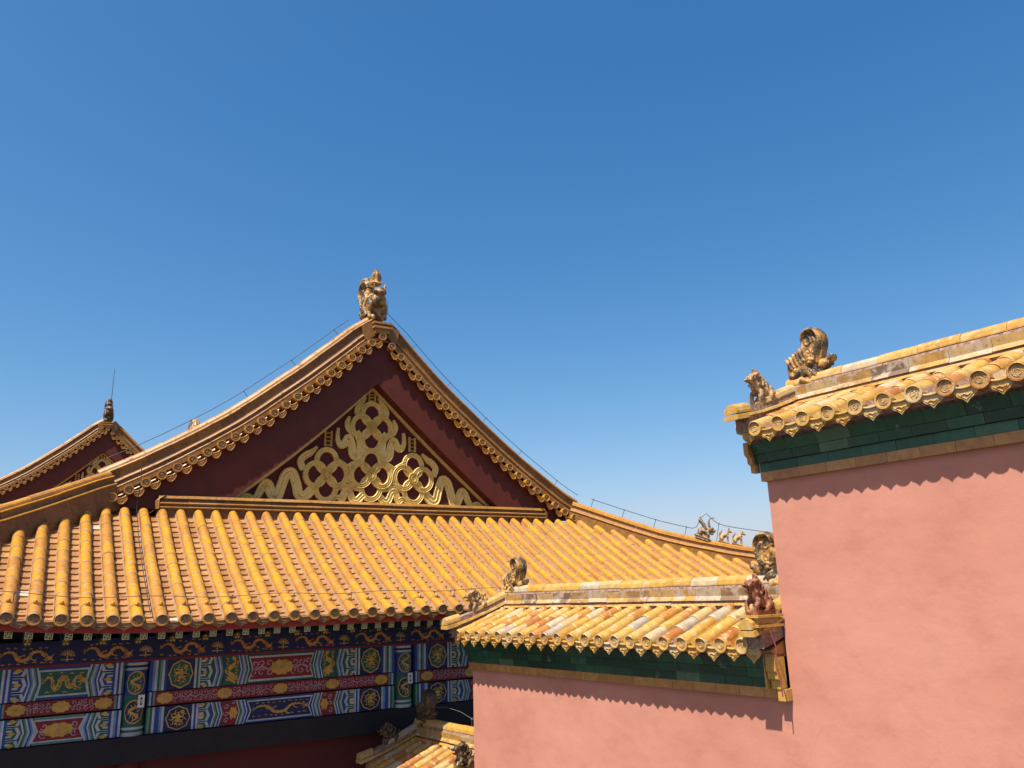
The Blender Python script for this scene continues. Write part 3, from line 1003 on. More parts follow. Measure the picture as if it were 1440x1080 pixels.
def scrollfield(p, x0, x1, z0, z1, l, col='pink'):
    h = z1 - z0; n = max(1, int((x1 - x0) / (h * .40)))
    for i in range(n):
        cx = x0 + (x1 - x0) * (i + .5) / n
        for zz, sg in ((z0 + h * .27, 1), (z0 + h * .75, -1)):
            p.scroll(cx + random.uniform(-.01, .01), zz, h * .21, col, l, sg if i % 2 else -sg, random.random() * 6)
        p.strip([(cx - h * .2, z0 + h * .5), (cx, z0 + h * (.6 if i % 2 else .4)), (cx + h * .2, z0 + h * .5)], h * .12, col, l)

def bigbeam(x0, x1, z0, z1, upper, wide):
    """one painted architrave between two columns; the design mirrors about its middle"""
    A, B = ('blue', 'pgreen') if upper else ('pgreen', 'blue')
    p = beam_slab('b', x0, x1, z0, z1, A)
    h = z1 - z0; xm = (x0 + x1) / 2; zm = (z0 + z1) / 2
    W_ = (x1 - x0) / 2
    for sg in (1, -1):
        def X(d): return x0 + d if sg > 0 else x1 - d
        def rc(a, b, c, l, q0=z0, q1=z1): p.rect(min(X(a), X(b)), q0, max(X(a), X(b)), q1, c, l)
        def ch(a, dx, w, c, l):
            if sg > 0: p.chev(X(a), z0, z1, dx, w, c, l)
            else: p.chev(X(a) - w, z0, z1, -dx, w, c, l)
        if wide:
            k = W_ / 2.31
            for i, c in enumerate(['blue', 'lightblue', 'white', 'pgreen', 'lightgreen', 'white', 'blue'] if upper else ['lightgreen', 'pgreen', 'white', 'blue', 'blue', 'lightblue', 'white']):
                rc((.02 + i * .038) * k, (.02 + (i + 1) * .038) * k, c, 1)
            rc(.29 * k, .75 * k, 'darkblue', 1)
            p.medal(X(.52 * k), zm, .20 * k, h * .46, 2, 'pgreen' if upper else 'darkblue')
            for i, c in enumerate(['white', 'blue' if not upper else 'pgreen', 'white']):
                rc((.75 + i * .035) * k, (.75 + (i + 1) * .035) * k, c, 1)
            rc(.855 * k, 1.10 * k, B if upper else 'blue', 1)
            # half octagons stepping in white and green
            for cz in (z0 + h * .02, zm, z1 - h * .02):
                big = cz == zm
                for i, c in enumerate(['white', B if upper else A, 'white', 'pred' if upper else 'gold']):
                    q = 1 - i * .25
                    hh = h * .26 * q
                    a0, a1 = .86, .86 + .20 * q
                    lo, hi = max(z0, cz - hh), min(z1, cz + hh)
                    p.poly([(X(a0 * k), lo), (X((a1 - .05 * q) * k), lo), (X(a1 * k), min(max(cz, z0), z1)), (X((a1 - .05 * q) * k), hi), (X(a0 * k), hi)], c, 2 + i)
                p.disc(X(.93 * k), min(max(cz, z0 + .03), z1 - .03), .035 * k, h * .05, 'gold', 7, 8, .2, 4)
            for i, c in enumerate(['white', 'lightblue', 'blue', 'white', 'lightgreen', 'pgreen'] if upper else ['white', 'lightgreen', 'pgreen', 'white', 'blue', 'white']):
                ch((1.06 + i * .026) * k, .06 * k, .027 * k, c, 6)
            f0, f1 = 1.235, 1.50
            cc = 'pgreen' if upper else 'pred'
            p.poly([(X(f0 * k), z0), (X(f1 * k), z0), (X((f1 + .06) * k), zm), (X(f1 * k), z1), (X(f0 * k), z1), (X((f0 + .06) * k), zm)], cc, 6)
            if upper:
                n = 20
                p.strip([(X((1.395 + .085 * math.sin(i / 19 * 9)) * k), z1 - h * (.06 + .86 * i / 19)) for i in range(n)], [.05 + .03 * math.sin(i / 19 * 3.1) for i in range(n)], 'gold', 7)
                p.disc(X(1.40 * k), z0 + h * .22, .075, .055, 'gold', 8, 9, .25, 4)
                for i in range(9):
                    zz = z1 - h * (.12 + .09 * i)
                    p.strip([(X(1.33 * k), zz), (X((1.29 + .02 * (i % 2)) * k), zz + .03)], [.03, .008], 'orange', 7)
                    p.strip([(X(1.46 * k), zz), (X((1.51 - .02 * (i % 2)) * k), zz - .03)], [.03, .008], 'gold', 7)
            else:
                for zz in (z0 + h * .2, z0 + h * .5, z0 + h * .8):
                    p.scroll(X(1.34 * k), zz, h * .12, 'pink', 7, sg, random.random() * 6)
                    p.scroll(X(1.45 * k), zz + h * .12, h * .09, 'pink', 7, -sg, random.random() * 6)
                p.disc(X(1.46 * k), zm, .075 * k, h * .24, 'gold', 8, 12, .2, 6)
            for i, c in enumerate(['white', 'blue', 'lightblue', 'white', 'lightgreen', 'pgreen', 'white'] if upper else ['white', 'pgreen', 'lightgreen', 'white', 'lightblue', 'blue', 'white']):
                ch((1.50 + i * .022) * k, .06 * k, .023 * k, c, 7)
            rc(1.66 * k, W_, 'pgreen' if upper else 'blue', 2)
            e = h * .13
            p.poly([(X(1.69 * k), z0 + e * .5), (X(W_), z0 + e * .5), (X(W_), z1 - e * .5), (X(1.69 * k), z1 - e * .5), (X(1.76 * k), zm)], 'white', 8)
            p.poly([(X(1.72 * k), z0 + e), (X(W_), z0 + e), (X(W_), z1 - e), (X(1.72 * k), z1 - e), (X(1.785 * k), zm)], 'pred' if upper else 'darkblue', 9)
        else:
            k = W_ / .86
            for i, c in enumerate(['pgreen', 'white', 'blue', 'white', 'blue'] if upper else ['white', 'blue', 'lightblue', 'white', 'blue']):
                rc((.0 + i * .034) * k, (.0 + (i + 1) * .034) * k, c, 1)
            rc(.17 * k, .36 * k, A, 1)
            for cz in (z0 + h * .02, zm, z1 - h * .02):
                for i, c in enumerate(['white', A, 'white', 'pgreen']):
                    q = 1 - i * .25; hh = h * .26 * q
                    a0, a1 = .175, .175 + .19 * q
                    lo, hi = max(z0, cz - hh), min(z1, cz + hh)
                    p.poly([(X(a0 * k), lo), (X((a1 - .05 * q) * k), lo), (X(a1 * k), min(max(cz, z0), z1)), (X((a1 - .05 * q) * k), hi), (X(a0 * k), hi)], c, 2 + i)
                p.disc(X(.24 * k), min(max(cz, z0 + .03), z1 - .03), .05 * k, h * .07, 'gold', 7, 8, .2, 4)
            for i, c in enumerate(['white', 'blue', 'lightblue', 'white', 'lightgreen', 'pgreen', 'white'] if upper else ['white', 'pgreen', 'lightgreen', 'white', 'blue', 'lightblue', 'white']):
                ch((.33 + i * .024) * k, .055 * k, .025 * k, c, 7)
            rc(.52 * k, W_, 'blue' if upper else 'lightgreen', 2)
            e = h * .14
            if upper:
                q1 = [(X(.50 * k), z0 + e * .6), (X(W_), z0 + e * .6), (X(W_), z1 - e * .6), (X(.50 * k), z1 - e * .6), (X(.535 * k), zm)]
                q2 = [(X(.53 * k), z0 + e), (X(W_), z0 + e), (X(W_), z1 - e), (X(.53 * k), z1 - e), (X(.56 * k), zm)]
            else:
                q1 = [(X(.50 * k), z0 + e * .6), (X(W_), z0 + e * .6), (X(W_), z1 - e * .6), (X(.50 * k), z1 - e * .6), (X(.56 * k), zm)]
                q2 = [(X(.53 * k), z0 + e), (X(W_), z0 + e), (X(W_), z1 - e), (X(.53 * k), z1 - e), (X(.59 * k), zm)]
            p.poly(q1, 'white', 8); p.poly(q2, 'pgreen' if upper else 'pred', 9)
    # centre panel
    if wide and upper or (not wide and not upper):
        half = (.62 if wide else .30) * W_ / (2.31 if wide else .86)
        e = h * .18
        scrollfield(p, xm - half * .92, xm - h * .34, z0 + e, z1 - e, 10)
        scrollfield(p, xm + h * .34, xm + half * .92, z0 + e, z1 - e, 10)
        p.cartouche(xm, zm, h * .42 if wide else h * .52, h * .26, 12)
    elif wide:
        p.dragon(xm, zm, 1.12 * W_ / 2.31, h * .66, 'gold', 10, 1, 1.4)
    else:
        p.dragon(xm, zm, .60 * W_ / .86, h * .74, 'gold', 10, 1, 2.4)
    return p.mb
def midband(x0, x1):
    z0, z1 = ZM0, ZM1
    p = beam_slab('m', x0, x1, z0, z1, 'pred', YBM + .02, .1)
    h = z1 - z0; zm = (z0 + z1) / 2
    for c, w in (('blue', .03), ('white', .03), ('lightgreen', .02)):
        pass
    stripes(p, x0 + .0, x0 + .12, z0, z1, ['blue', 'white', 'blue', 'lightgreen'])
    stripes(p, x1 - .12, x1, z0, z1, ['lightgreen', 'blue', 'white', 'blue'])
    n = max(2, round((x1 - x0 - .3) / 1.05))
    for i in range(n + 1):
        cx = x0 + .28 + (x1 - x0 - .56) * i / n
        p.cartouche(cx, zm, h * .62, h * .40, 4)
        if i < n:
            nx = x0 + .28 + (x1 - x0 - .56) * (i + 1) / n
            scrollfield(p, cx + h * .6, nx - h * .6, z0 + h * .06, z1 - h * .06, 2)
    return p.mb
BAYS = [(-.18, 1.615, False), (2.0, 6.50, True), (6.93, 11.45, True), (11.85, 13.7, False)]
for x0, x1, wide in BAYS:
    hb(bigbeam(x0, x1, ZU0, ZU1, True, wide), 'painted_upper_beam')
    hb(midband(x0, x1), 'painted_middle_band')
    hb(bigbeam(x0, x1, ZL0, ZL1, False, wide), 'painted_lower_beam')
# dragon frieze
p = beam_slab('f', -.3, 13.8, -.865, -.50, 'darkblue', 15.42, .2)
p.mb.box((-.3, 15.425, -.900), (13.8, 15.60, -.868), p.n['pred'])
x = -.25
i = 0
while x < 13.4:
    p.dragon(x + .40, -.715, .78, .30, 'orange', 1, 1, 1.6)
    cx = x + .98
    for a in range(9):
        t = R(20 * a)
        p.strip([(cx + math.cos(t) * .03, -.745 + math.sin(t) * .03), (cx + math.cos(t) * .11, -.745 + math.sin(t) * .10)], .012, 'gold', 1)
    p.strip([(cx - .09, -.80), (cx + .09, -.80)], .014, 'gold', 1)
    p.strip([(cx, -.83), (cx, -.68)], .018, 'gold', 2)
    x += 1.17
    i += 1
hb(p.mb, 'dragon_frieze')

# columns with painted heads
def column(cx):
    mb = MB(['redwall', 'pgreen', 'blue', 'white', 'gold', 'darkblue', 'lightgreen'])
    r, cy = .20, 15.66
    def seg(z0, z1, mi, rr=r):
        mb.grid([[Vector((cx + math.cos(2 * math.pi * k / 24) * rr, cy + math.sin(2 * math.pi * k / 24) * rr, z)) for k in range(24)] for z in (z0, z1)], mi, .5, True, True)
    seg(GROUND + 1.0, -2.08, 0)
    for z0, z1, mi in ((-2.08, -2.02, 3), (-2.02, -1.98, 1), (-1.98, -1.94, 3), (-1.94, -1.44, 1), (-1.44, -1.04, 2), (-1.04, -1.0, 3), (-1.0, -.96, 5), (-.96, -.92, 3), (-.92, -.5, 2)):
        seg(z0, z1, mi)
    o = hb(mb, 'column')
    # medallions wrapped on the shaft
    mm = MB(['gold', 'pgreen', 'darkblue'])
    def wrap(a, z, d): 
        th = a / r
        return Vector((cx + math.sin(th) * (r + d), cy - math.cos(th) * (r + d), z))
    for cz, bgm in ((-1.24, 1), (-1.70, 2)):
        for q, mi, d in ((1, 0, .003), (.88, bgm, .006)):
            mm.add([wrap(0, cz, d)] + [wrap(math.cos(2 * math.pi * k / 20) * .15 * q * (1 + .05 * math.cos(8 * 2 * math.pi * k / 20)), cz + math.sin(2 * math.pi * k / 20) * .19 * q, d) for k in range(20)],
                   [(0, 1 + k, 1 + (k + 1) % 20) for k in range(20)], mi)
        pts = []
        for i in range(24):
            q = i / 23
            pts.append(Vector((math.sin(q * 9.5 + .4) * .075 * (1 - .25 * q), .145 * (1 - 2 * q))))
        rows = []
        for i, pp in enumerate(pts):
            dd = (pts[min(i + 1, 23)] - pts[max(i - 1, 0)]).normalized()
            nn = Vector((-dd.y, dd.x)) * (.008 + .014 * math.sin(math.pi * i / 23))
            rows.append([wrap(pp.x + nn.x, cz + pp.y + nn.y, .010), wrap(pp.x - nn.x, cz + pp.y - nn.y, .010)])
        mm.grid(rows, 0)
        for a in range(10):
            th = a * .63
            q0, q1 = Vector((math.cos(th) * .05, math.sin(th) * .07)), Vector((math.cos(th + .3) * .115, math.sin(th + .3) * .15))
            e = Vector((-(q1 - q0).y, (q1 - q0).x)).normalized() * .009
            mm.add([wrap(q0.x + e.x, cz + q0.y + e.y, .009), wrap(q0.x - e.x, cz + q0.y - e.y, .009), wrap(q1.x, cz + q1.y, .009)], [(0, 1, 2)], 0)
    mo = mm.build('gilded_medallion', o)
    return o
for cx in (-.378, 1.80, 6.715, 11.66, 13.89):
    column(cx)
for cx in (1.80, 6.715):
    pl = MB(['plaque', 'black'])
    x0 = cx + .05
    y0 = 15.448
    pl.box((x0, y0, -1.64), (x0 + .10, y0 + .02, -1.44))
    pl.box((x0 + .035, y0 - .003, -1.60), (x0 + .065, y0 - .0005, -1.48), 1)
    pl.box((x0 + .044, y0 - .005, -1.57), (x0 + .056, y0 - .0035, -1.51), 0)
    hb(pl, 'small_white_plaque')
tag(hall, 'large hall with a gilded red gable, yellow tiled roof and painted beams', 'hall')

# ================================================================== pink walls with tiled copings (frame turned a little from the hall)
WROT = .0997
WS = 1.2             # size of everything in the walls' frame
FACE, EAVE, RID, BACK = 6.25, 6.0, 6.85, 7.7
THK = 1.2
def coped_wall(name, y0, y1, zt, rows, label, right_bracket=False, zbase=GROUND / WS, body=True, tonesh=0.0, xoff=0.0):
    """y0 near end, y1 far end of the coping; zt = height of the eave tile centres"""
    root = empty(name, (0, 0, 0), WROT)
    root.scale = (WS, WS, WS)
    zb = zt - .455
    e0, e1 = y0 + .085, y1 - .085
    if body:
        b = MB(['plaster'])
        b.box((FACE, y0 + .0113 if right_bracket else e0, zbase), (FACE + THK, e1, zb + .01))
        # divide the face so that the plaster can undulate a little
        b.build('plaster_body', root)
    # ochre band
    b = MB(['band', 'black'])
    def course(mb, front, z0, z1, ln, mi, ph=0, t0=0, t1=1, slope=0, endp=0.0):
        """one course of glazed bricks running round the wall"""
        back = FACE + THK + (FACE - front)
        ya, yb = e0 - (FACE - front) * .7 + endp, e1 + (FACE - front) * .7
        y = ya - ph
        while y < yb:
            a, c = max(y, ya), min(y + ln, yb)
            if c - a > .01:
                j = random.uniform(-.002, .002)
                t = random.uniform(t0, t1)
                v = [(front + slope + j, a + .0015, z0), (back - slope, a + .0015, z0), (back - slope, c - .0015, z0), (front + slope + j, c - .0015, z0),
                     (front + j, a + .0015, z1), (back, a + .0015, z1), (back, c - .0015, z1), (front + j, c - .0015, z1)]
                mb.add(v, [(0, 3, 2, 1), (4, 5, 6, 7), (0, 1, 5, 4), (1, 2, 6, 5), (2, 3, 7, 6), (3, 0, 4, 7)], mi, t)
            y += ln
    course(b, FACE - .045, zb, zb + .082, .27, 0, .07)
    b.build('ochre_brick_band', root)
    b = MB(['green'])
    ep = .12 if right_bracket else 0
    course(b, FACE - .045, zb + .084, zb + .165, .30, 0, .1, slope=.0, endp=ep)
    course(b, FACE - .085, zb + .168, zb + .245, .27, 0, .02, slope=.012, endp=ep)
    course(b, FACE - .135, zb + .248, zb + .345, .31, 0, .17, slope=.045, endp=ep)
    b.build('green_brick_cornice', root)
    # mortar core between cornice and tiles
    b = MB(['grout'])
    b.box((FACE - .12, y0 + .05, zb + .346), (FACE + THK + .12, y1 - .05, zb + .40))
    b.prism([(EAVE + .055, y0 + .055, zt - .052), (EAVE + .10, y0 + .055, zt - .085), (BACK - .10, y0 + .055, zt - .085), (BACK - .055, y0 + .055, zt - .052), (RID, y0 + .055, zt + .245)], (0, y1 - y0 - .11, 0), 0)
    b.build('mortar_bed', root)
    if right_bracket:
        b = MB(['band', 'old'])
        prof = [(FACE - .015, zb + .084), (FACE - .10, zb + .084), (FACE - .10, zb + .15), (FACE - .135, zb + .17), (FACE - .135, zb + .215), (FACE - .155, zb + .235), (FACE - .155, zb + .375), (FACE - .015, zb + .375)]
        b.prism([(x, e0 - .055, z) for x, z in prof], (0, .10, 0), 1, .45)
        b.prism([(FACE - .02, e0 + .06, zb + .084), (FACE - .145, e0 + .06, zb + .084), (FACE - .145, e0 + .06, zb + .375), (FACE - .02, e0 + .06, zb + .375)], (0, .012, 0), 1, .4)
        b.box((FACE - .09, e0 - .085, zb - .012), (FACE + .1, e0 - .005, zb + .083), 1, .5)
        b.build('ochre_end_bracket', root)
        b = MB(['old', 'oldridge'])
        px_, py_ = EAVE + .05, y0 + .10
        for (h0, h1, w, l, mi, tt) in ((.10, .145, .085, .15, 1, .3), (.148, .172, .11, .18, 0, .4), (.176, .225, .09, .155, 1, .45), (.228, .25, .115, .18, 0, .3)):
            b.box((px_ - l, py_ - w, zt + h0), (px_ + l, py_ + w, zt + h1), mi, tt)
        b.build('beast_pedestal', root)
    else:
        b = MB(['old'])
        prof = [(FACE - .01, zb + .084), (FACE - .08, zb + .084), (FACE - .08, zb + .15), (FACE - .12, zb + .17), (FACE - .12, zb + .22), (FACE - .16, zb + .25), (FACE - .16, zb + .36), (FACE - .01, zb + .36)]
        b.prism([(x, e1 + .055, z) for x, z in prof], (0, .05, 0), 0, .2)
        b.build('scalloped_end_board', root)
    # tiles
    sl = .375
    zf = lambda v: zt + sl * v
    tf = lambda: min(1, max(0, random.random() * .98 + tonesh))
    t = MB(['old', 'grout', 'olddisc'])
    L = y1 - y0
    fs = Slope((EAVE, 0, 0), (0, 1, 0), (1, 0, 0), zf)
    bs = Slope((BACK, 0, 0), (0, 1, 0), (-1, 0, 0), zf)
    vt = lambda y: .72
    r = .067
    for S_, det in ((fs, True), (bs, False)):
        for y in rows:
            yj = y + random.uniform(-.006, .006)
            S_.row(t, yj, vt(y), r, .235, 0, 9, tf, .005, vstart=-.025)
            if det:
                S_.endcap(t, yj, r, 0, 2, tf(), v=-.037)
                S_.fillet(t, yj, vt(y), r, 0 if random.random() < .6 else 1, w=.02, n0=.012, n1=-.042)
        edges = [y0 + .05] + sorted(rows) + [y1 - .05]
        for a, c in zip(edges[:-1], edges[1:]):
            S_.pans(t, a + .045, c - .045, vt(a), vt(c), .12, 0, tf, rise=.012, sag=.012, nb=-.04)
            if det:
                S_.drip(t, (a + c) / 2 + random.uniform(-.006, .006), min(.168, (c - a) * .72), .104 * random.uniform(.94, 1.05), 0, random.uniform(.25, .9), n0=-.040, v=-.022)
    # short barrels lying across the far gable end
    for i in range(9):
        x = EAVE + .10 + .1875 * i
        z = zt + sl * min(x - EAVE, BACK - x) + .015
        t.tube([(x, y1 - .13, z), (x, y1 + .02, z), (x, y1 + .045, z)], [r * .95, r, r], 0, tf(), 10)
        if not right_bracket:
            t.tube([(x, y0 + .13, z), (x, y0 - .02, z)], [r * .95, r], 0, tf(), 10)
    t.build('coping_tiling', root)
    # ridge
    b = MB(['oldridge', 'grout', 'old'])
    zr = zt + .285
    fr_ = lambda q: (Vector((RID, q, zr)), Vector((1, 0, 0)), Vector((0, 0, 1)))
    sweep(b, fr_, y0 + .05, y1 - .05, .4, [
        (rect(-.13, -.14, .13, .035), 1, .5, .5, 3),
        ([(-.15, .03), (.15, .03), (.14, .055), (-.14, .055)], 2, .3, .8, .42),
        (rect(-.10, .056, .10, .078), 1, .2, .5, 2.0),
        ([(-.125, .08), (.125, .08), (.115, .10), (.095, .125), (.105, .20), (-.105, .20), (-.095, .125), (-.115, .10)], 0, 0, 1, .34),
        ([(-.085, .202), (.085, .202), (.07, .25), (-.07, .25)], 1, 0, 1, .5),
        (halfround(0, .247, .08, 7, -.012), 2, .25, .95, .36)], jitter=.004)
    b.build('coping_ridge', root)
    # descending ridges at both ends
    for sx, xe in ((-1, EAVE), (1, BACK)):
        for yd in (y0 + .10, y1 - .10):
            def fh(q, sx=sx, yd=yd):
                lift = .05 * max(0, q / .95) ** 3
                return Vector((RID + sx * q, yd, zt + sl * (.85 - q) + .035 + lift)), Vector((0, 1, 0)), Vector((0, 0, 1))
            b = MB(['oldridge', 'grout', 'old'])
            sweep(b, fh, .08, .90, .3, [
                (rect(-.075, -.09, .075, .060), 1, .5, .5, 2),
                ([(-.105, .057), (.105, .057), (.095, .083), (-.095, .083)], 2, .3, .8, .32),
                ([(-.065, .085), (.065, .085), (.06, .145), (-.06, .145)], 1, 0, 1, .3)], jitter=.002)
            sweep(b, fh, .08, .60, .26, [(halfround(0, .143, .068, 6, -.01), 2, .3, .95, .26)], jitter=.003)
            sweep(b, fh, .84, 1.02 if yd < (y0 + y1) / 2 else 1.06, .3, [(halfround(0, .118, .070, 6, -.02), 2, .4, .9, .3), ([(-.085, .04), (.085, .04), (.08, .088), (-.08, .088)], 2, .4, .9, .3)])
            b.build('coping_end_ridge', root)
    # boards closing the two gable ends
    for ya, yb in ((y0 + .03, y0 + .058), (y1 - .058, y1 - .03)):
        b = MB(['band'])
        b.prism([(FACE - .11, ya, zb + .35), (EAVE + .06, ya, zt - .05), (RID, ya, zt + .26), (BACK - .06, ya, zt - .05), (FACE + THK + .11, ya, zb + .35)], (0, yb - ya, 0), 0, .3)
        b.build('gable_end_board', root)
    tag(root, label, 'wall', kind='thing')
    return root
rows_t = [4.2798 - .2412 * k for k in range(0, 24)]
tall = coped_wall('tall_pink_wall', -1.6, 4.508, 1.398, [y for y in rows_t if y > -1.4], 'highest pink plastered wall with green cornice and tile coping against the sky')
rows_l = [9.2526 - .2292 * k for k in range(21)]
low = coped_wall('low_pink_wall', 4.412, 9.436, -.4806, rows_l, 'lower pink plastered wall with weathered tile coping, stepping down beside the tall wall', True)
rows_3 = [11.45 - .235 * k for k in range(9)]
third = coped_wall('lowest_pink_wall', 9.40, 11.90, -2.44, [11.72 - .2335 * k for k in range(9)], 'lowest sunlit wall coping below the painted beams, half hidden by the lower pink wall', True, tonesh=-.05)

# ================================================================== roof beasts (sculpted once, remeshed, copied)
class Sculpt:
    def __init__(s): s.bm = bmesh.new()
    def ell(s, c, r, rot=(0, 0, 0)):
        from mathutils import Euler
        mtx = Matrix.Translation(c) @ Euler(rot).to_matrix().to_4x4() @ Matrix.Diagonal((*r, 1))
        bmesh.ops.create_uvsphere(s.bm, u_segments=14, v_segments=9, radius=1, matrix=mtx)
        return s
    def sym(s, c, r, rot=(0, 0, 0)):
        s.ell(c, r, rot); s.ell((c[0], -c[1], c[2]), r, (-rot[0], rot[1], -rot[2])); return s
    def tube(s, pts, rad, flat=1.0):
        P = [Vector(p) for p in pts]
        # resample smoothly
        out, rr = [], []
        n = len(P)
        rad = rad if isinstance(rad, (list, tuple)) else [rad] * n
        for i in range(n - 1):
            p0, p1, p2, p3 = P[max(i - 1, 0)], P[i], P[i + 1], P[min(i + 2, n - 1)]
            for k in range(4):
                t = k / 4
                out.append(.5 * ((2 * p1) + (-p0 + p2) * t + (2 * p0 - 5 * p1 + 4 * p2 - p3) * t * t + (-p0 + 3 * p1 - 3 * p2 + p3) * t ** 3))
                rr.append(rad[i] + (rad[i + 1] - rad[i]) * t)
        out.append(P[-1]); rr.append(rad[-1])
        rings = []
        for i, p in enumerate(out):
            d = (out[min(i + 1, len(out) - 1)] - out[max(i - 1, 0)]).normalized()
            a = d.cross(Vector((0, 1, .01)));
            if a.length < .05: a = d.cross(Vector((1, 0, 0)))
            a.normalize(); b = d.cross(a)
            rings.append([s.bm.verts.new(p + (a * math.cos(2 * math.pi * k / 8) + b * math.sin(2 * math.pi * k / 8) * flat) * rr[i]) for k in range(8)])
        for A, B in zip(rings[:-1], rings[1:]):
            for k in range(8):
                s.bm.faces.new((A[k], A[(k + 1) % 8], B[(k + 1) % 8], B[k]))
        s.bm.faces.new(rings[0][::-1]); s.bm.faces.new(rings[-1])
        return s
    def symtube(s, pts, rad, flat=1.0):
        s.tube(pts, rad, flat); s.tube([(x, -y, z) for x, y, z in pts], rad, flat); return s
    def plate(s, pts, y0, y1):
        a = [s.bm.verts.new((x, y0, z)) for x, z in pts]
        b = [s.bm.verts.new((x, y1, z)) for x, z in pts]
        n = len(pts)
        s.bm.faces.new(a); s.bm.faces.new(b[::-1])
        for i in range(n):
            s.bm.faces.new((a[i], b[i], b[(i + 1) % n], a[(i + 1) % n]))
        return s
    def box(s, a, b):
        s.plate([(a[0], a[2]), (b[0], a[2]), (b[0], b[2]), (a[0], b[2])], a[1], b[1]); return s
    def mesh(s, name, voxel, smooth=2):
        bmesh.ops.triangulate(s.bm, faces=[f for f in s.bm.faces if len(f.verts) > 4])
        bmesh.ops.recalc_face_normals(s.bm, faces=s.bm.faces)
        me = bpy.data.meshes.new(name); s.bm.to_mesh(me); s.bm.free()
        o = bpy.data.objects.new(name, me); COL.objects.link(o)
        rm = o.modifiers.new('r', 'REMESH'); rm.mode = 'VOXEL'; rm.voxel_size = voxel; rm.use_smooth_shade = True
        sm = o.modifiers.new('s', 'SMOOTH'); sm.iterations = smooth; sm.factor = .4
        dg = bpy.context.evaluated_depsgraph_get()
        ev = bpy.data.meshes.new_from_object(o.evaluated_get(dg))
        ev.name = name
        bpy.data.objects.remove(o)
        return ev

